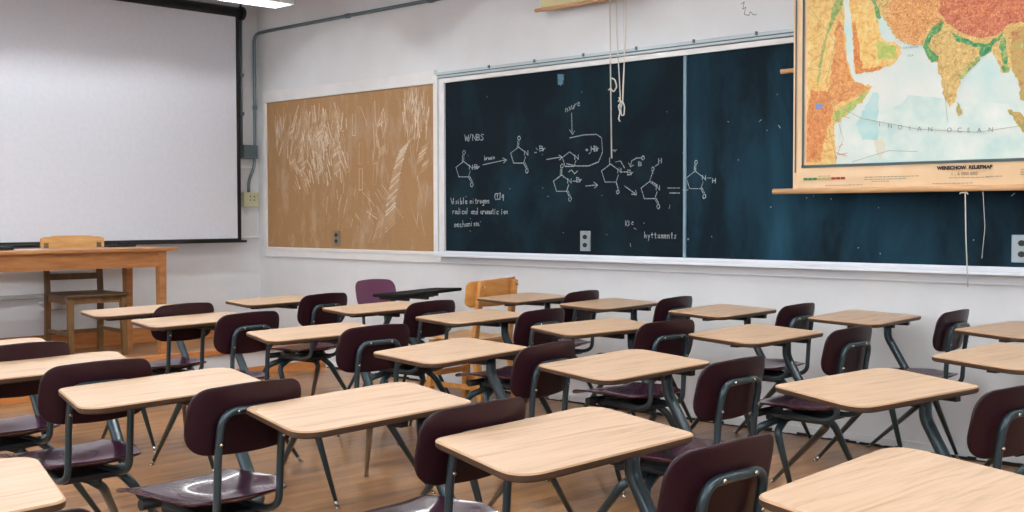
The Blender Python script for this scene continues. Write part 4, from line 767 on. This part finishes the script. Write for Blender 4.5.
DESKS = [  # x, y, turn, label
 (3.600, -0.547, 0.09, 'oak-topped maroon desk beside the wall, just behind the plywood tablet chair'),
 (4.297, -0.585, 0.062, 'oak-topped maroon desk beside the wall, below the left half of the blackboard'),
 (5.034, -0.564, 0.020, 'oak-topped maroon desk beside the wall, under the left end of the relief map'),
 (5.764, -0.432, 0.033, 'oak-topped maroon desk touching the wall under the middle of the relief map'),
 (6.564, -0.553, -0.168, 'oak-topped maroon desk beside the wall at the right edge, its chair out of view'),
 (2.675, -1.695, 0.076, 'oak-topped maroon desk nearest the room corner, second column from the blackboard wall'),
 (3.543, -1.650, 0.033, 'oak-topped desk in the second column from the wall, second back from the stage'),
 (4.329, -1.681, 0.061, 'oak-topped desk in the second column from the wall, third back from the stage'),
 (5.118, -1.691, -0.107, 'oak-topped desk in the second column from the wall, fourth back from the stage'),
 (5.811, -1.480, -0.010, 'oak-topped desk in the second column from the wall, fifth back from the stage'),
 (6.903, -1.543, -0.122, 'oak-topped desk in the second column from the wall, farthest back, at the right edge'),
 (2.765, -2.625, 0.059, 'oak-topped maroon desk in the third column, right beside the teacher table'),
 (3.462, -2.716, 0.072, 'oak-topped desk in the third column from the wall, second back from the stage'),
 (4.378, -2.680, -0.035, 'oak-topped desk in the third column from the wall, third back from the stage'),
 (5.319, -2.765, 0.119, 'oak-topped desk in the third column from the wall, fourth back from the stage'),
 (6.038, -2.648, -0.003, 'oak-topped desk in the third column from the wall, fifth back from the stage'),
 (6.895, -2.557, -0.170, 'oak-topped desk in the third column, last one, its maroon chair at the right edge'),
 (3.995, -3.975, 0.03, 'oak-topped desk cut by the left edge, the one nearest the stage there'),
 (4.664, -4.011, -0.020, 'oak-topped desk in the fourth column with a glossy maroon seat fully in view at left'),
 (5.386, -3.978, 0.023, 'oak-topped desk in the fourth column, between the left-edge desks and the middle ones'),
 (6.066, -3.797, 0.025, 'oak-topped desk in the lower left middle with floor showing beneath its top'),
 (6.756, -3.767, -0.032, 'oak-topped desk in the foreground middle, largest fully visible wooden top'),
 (7.568, -3.737, -0.047, 'oak-topped desk at the lower right corner with strongly grained top'),
 (6.330, -5.050, 0.02, 'oak-topped desk at the lower left corner, only its rounded corner showing'),
]
proto = make_desk()
for i, (x, y, a, lab) in enumerate(DESKS):
    o = proto if i == 0 else copy_tree(proto)
    o.location = (x, y, 0); o.rotation_euler = (0, 0, a)
    tag(o, lab, 'desk', 'combination student desks standing in columns')
# the one turned round near the corner, with a dark top
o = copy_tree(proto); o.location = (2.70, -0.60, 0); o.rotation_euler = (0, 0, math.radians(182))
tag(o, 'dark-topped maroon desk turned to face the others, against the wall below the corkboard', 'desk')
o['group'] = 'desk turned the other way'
M_maroon_sheen = mat('painted_sheen_plastic', srgb(112, 62, 90), 0.4)  # same maroon plastic, sheen on its lit front put into the colour
M_darktop = mat('dark_laminate', srgb(30, 28, 28), 0.8, spec=0.1)
for ch in o.children:
    if ch.name.startswith('desktop'):
        me = ch.data.copy(); ch.data = me
        for k in range(3): me.materials[k] = M_darktop
        ch['label'] = 'dark desktop tilted towards the wall'
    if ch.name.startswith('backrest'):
        me = ch.data.copy(); ch.data = me; me.materials[0] = M_maroon_sheen
    if ch.name.startswith('desktop'):
        ch.matrix_parent_inverse = Matrix.Identity(4)
        ch.matrix_basis = Matrix.Translation((0, 0, TOP_Z)) @ Matrix.Rotation(math.radians(3.6), 4, 'Y') @ Matrix.Rotation(math.radians(-1.5), 4, 'X') @ Matrix.Translation((0, 0, -TOP_Z))

# ------------------------------------------------------------ teacher's table on the stage
TX0, TX1, TY1, TY0, TZ = 0.28, 0.88, -1.285, -3.1, 0.982
root = tag(empty('wooden_table', ((TX0 + TX1) / 2, (TY0 + TY1) / 2, ST_Z)), 'long honey-coloured wooden teacher table on the raised stage, cut by the left edge', 'table')
def tl(x, y, z): return (x - (TX0 + TX1) / 2, y - (TY0 + TY1) / 2, z - ST_Z)
b = MB(); b.box(tl(TX0, TY0, TZ - 0.022), tl(TX1, TY1, TZ), bev=0.004); b.build('table_top', M_table, root)
b = MB(); e = 0.055; EY = 0.10
b.box(tl(TX0 + e, TY0 + e, TZ - 0.135), tl(TX1 - e + .02, TY0 + e + 0.02, TZ - 0.022)); b.box(tl(TX0 + e, TY1 - EY - 0.02, TZ - 0.135), tl(TX1 - e + .02, TY1 - EY, TZ - 0.022))
b.box(tl(TX1 - e, TY0 + e, TZ - 0.135), tl(TX1 - e + 0.02, TY1 - EY, TZ - 0.022)); b.box(tl(TX0 + e, TY0 + e, TZ - 0.135), tl(TX0 + e + 0.02, TY1 - EY, TZ - 0.022))
b.build('apron', M_table, root)
for x in (TX0 + 0.06, TX1 - 0.055):
    for y in (TY0 + 0.08, TY1 - 0.105):
        b = MB(); b.bar(tl(x, y, TZ - 0.022), tl(x, y, ST_Z), 0.058, 0.058, w2=0.045, h2=0.045); b.build('leg', M_table, root)
# things lying on it
b = MB(); b.box((0.34, -1.575, TZ), (0.42, -1.36, TZ + 0.014), bev=0.004); b.box((0.35, -1.47, TZ + .014), (0.41, -1.41, TZ + 0.030), bev=0.004)
tag(b.build('chalk_eraser', M_black), 'small black eraser lying on the wooden table right of the chair back', 'eraser')
b = MB(); b.box((0.42, -2.52, TZ), (0.58, -2.34, TZ + 0.022), bev=0.004)
tag(b.build('black_folder', M_black), 'black folder lying on the wooden table at the left edge', 'folder')
b = MB(); b.box((0.45, -2.32, TZ), (0.66, -2.12, TZ + 0.0015)); tag(b.build('paper_sheet', M_paper), 'white paper sheet on the wooden table left of the chair back', 'paper')

# ------------------------------------------------------------ wooden chair on the stage
def wooden_chair(loc, rz, top, label):
    """Faces local +x; seat 0.44 high."""
    r = tag(empty('wooden_chair', loc, rz), label, 'chair')
    for s in (-1, 1):
        b = MB(); b.bar((-0.215, s * 0.195, 0), (-0.195, s * 0.195, 0.44), 0.038, 0.034); b.bar((-0.195, s * 0.195, 0.44), (-0.225, s * 0.195, 0.80), 0.034, 0.034)
        b.build('leg', M_chairwood, r, fix=False)
        b = MB(); b.bar((0.20, s * 0.19, 0.42), (0.215, s * 0.195, 0), 0.042, 0.042, w2=0.032, h2=0.032); b.build('leg', M_chairwood, r)
        b = MB(); b.bar((-0.2, s * 0.192, 0.17), (0.2, s * 0.192, 0.17), 0.018, 0.026); b.build('stretcher', M_chairwood, r)
        b = MB(); b.bar((-0.2, s * 0.19, 0.405), (0.2, s * 0.19, 0.405), 0.02, 0.05); b.build('seat_rail', M_chairwood, r)
    b = MB(); b.bar((-0.22, -0.19, 0.15), (-0.22, 0.19, 0.15), 0.018, 0.028); b.build('stretcher', M_chairwood, r)
    b = MB(); b.bar((0.19, -0.19, 0.405), (0.19, 0.19, 0.405), 0.02, 0.05); b.build('seat_rail', M_chairwood, r)
    so = dense(rounded([(-0.215, -0.2), (-0.215, 0.2), (0.235, 0.225), (0.235, -0.225)], 0.03, 6), 0.05)
    b = MB(); b.shell(so, lambda x, y: (x, y, 0.437 - 0.012 * math.exp(-(x / .13) ** 2 - ((abs(y) - .09) / .07) ** 2)), 0.022, (0, 0, 1), 8); b.build('seat', mat('dark_worn_seat_wood', srgb(92, 70, 46), .4), r)
    b = MB(); b.bar((-0.207, -0.19, 0.555), (-0.207, 0.19, 0.555), 0.016, 0.045); b.build('back_slat', M_chairwood, r)
    pts = []; n = 14
    for i in range(n + 1):
        t = -1 + 2 * i / n; y = t * 0.232; x = -0.215 - 0.022 * (1 - t * t); zt = top - 0.008 * (abs(t) > 0.6) - 0.012 * (abs(t) > .93)
        pts.append((x, y, zt))
    b = MB(); vs = []
    for x, y, zt in pts: vs += [(x - .011, y, top - 0.125), (x + .011, y, top - 0.125), (x + .011, y, zt), (x - .011, y, zt)]
    fs = [(0, 1, 2, 3), tuple(4 * n + k for k in (3, 2, 1, 0))]
    for i in range(n):
        for k in range(4): a = 4 * i + k; c = 4 * i + (k + 1) % 4; fs.append((a, a + 4, c + 4, c))
    b.add(vs, fs); b.build('top_rail', M_chairlight, r)
    return r
wooden_chair((0.425, -1.765, ST_Z), math.radians(-4), 0.852, 'old brown wooden chair with pale curved top rail behind the table on the stage')

# ------------------------------------------------------------ plywood tablet chair by the wall
def plywood_chair(loc, rz):
    """Faces local -x."""
    r = tag(empty('plywood_chair', loc, rz), 'orange plywood school chair against the wall in front of the first wall-side desk', 'chair')
    for s in (-1, 1):
        b = MB(); b.bar((0.235, s * 0.17, 0), (0.175, s * 0.17, 0.42), 0.045, 0.03); b.bar((0.175, s * 0.17, 0.42), (0.228, s * 0.165, 0.80), 0.042, 0.028)
        b.build('leg', M_ply, r, fix=False)
        b = MB(); b.bar((-0.17, s * 0.17, 0.42), (-0.20, s * 0.18, 0), 0.04, 0.034); b.build('leg', M_ply, r)
        for z in (0.14, 0.30):
            b = MB(); b.bar((-0.18, s * 0.175, z), (0.2, s * 0.175, z), 0.018, 0.03); b.build('stretcher', M_ply, r)
    for x, z in ((-0.19, 0.20), (0.2, 0.2), (0.16, 0.405), (-0.16, 0.405)):
        b = MB(); b.bar((x, -0.17, z), (x, 0.17, z), 0.02, 0.035); b.build('stretcher', M_ply, r)
    so = dense(rounded([(-0.24, -0.21), (-0.24, 0.21), (0.17, 0.19), (0.17, -0.19)], 0.05, 6), 0.05)
    b = MB(); b.shell(so, lambda x, y: (x, y, 0.434 - 0.012 * math.exp(-(x / .12) ** 2) + 0.01 * (abs(y) / .2) ** 2), 0.012, (0, 0, 1), 8); b.build('seat', M_chairlight, r)
    bo = dense(rounded([(-0.235, 0.645), (0.235, 0.645), (0.235, 0.815), (-0.235, 0.80)], [0.04, 0.04, 0.02, 0.04], 7), 0.03)
    b = MB(); b.shell(bo, lambda u, v: (0.212 + 0.12 * (v - .7) - 0.050 * (u / .235) ** 2, u, v), 0.012, (1, 0, 0), 8); bk = b.build('backrest', M_ply, r)
    for s in (-1, 1):
        for z in (0.69, 0.77):
            b = MB(); b.tube([(0.235 + .12 * (z - .7), s * 0.165, z), (0.25 + .12 * (z - .7), s * 0.165, z)], [0.008, 0.006], 10); b.build('bolt', M_nickel, bk)
    return r
plywood_chair((3.09, -0.50, 0), 0.10)
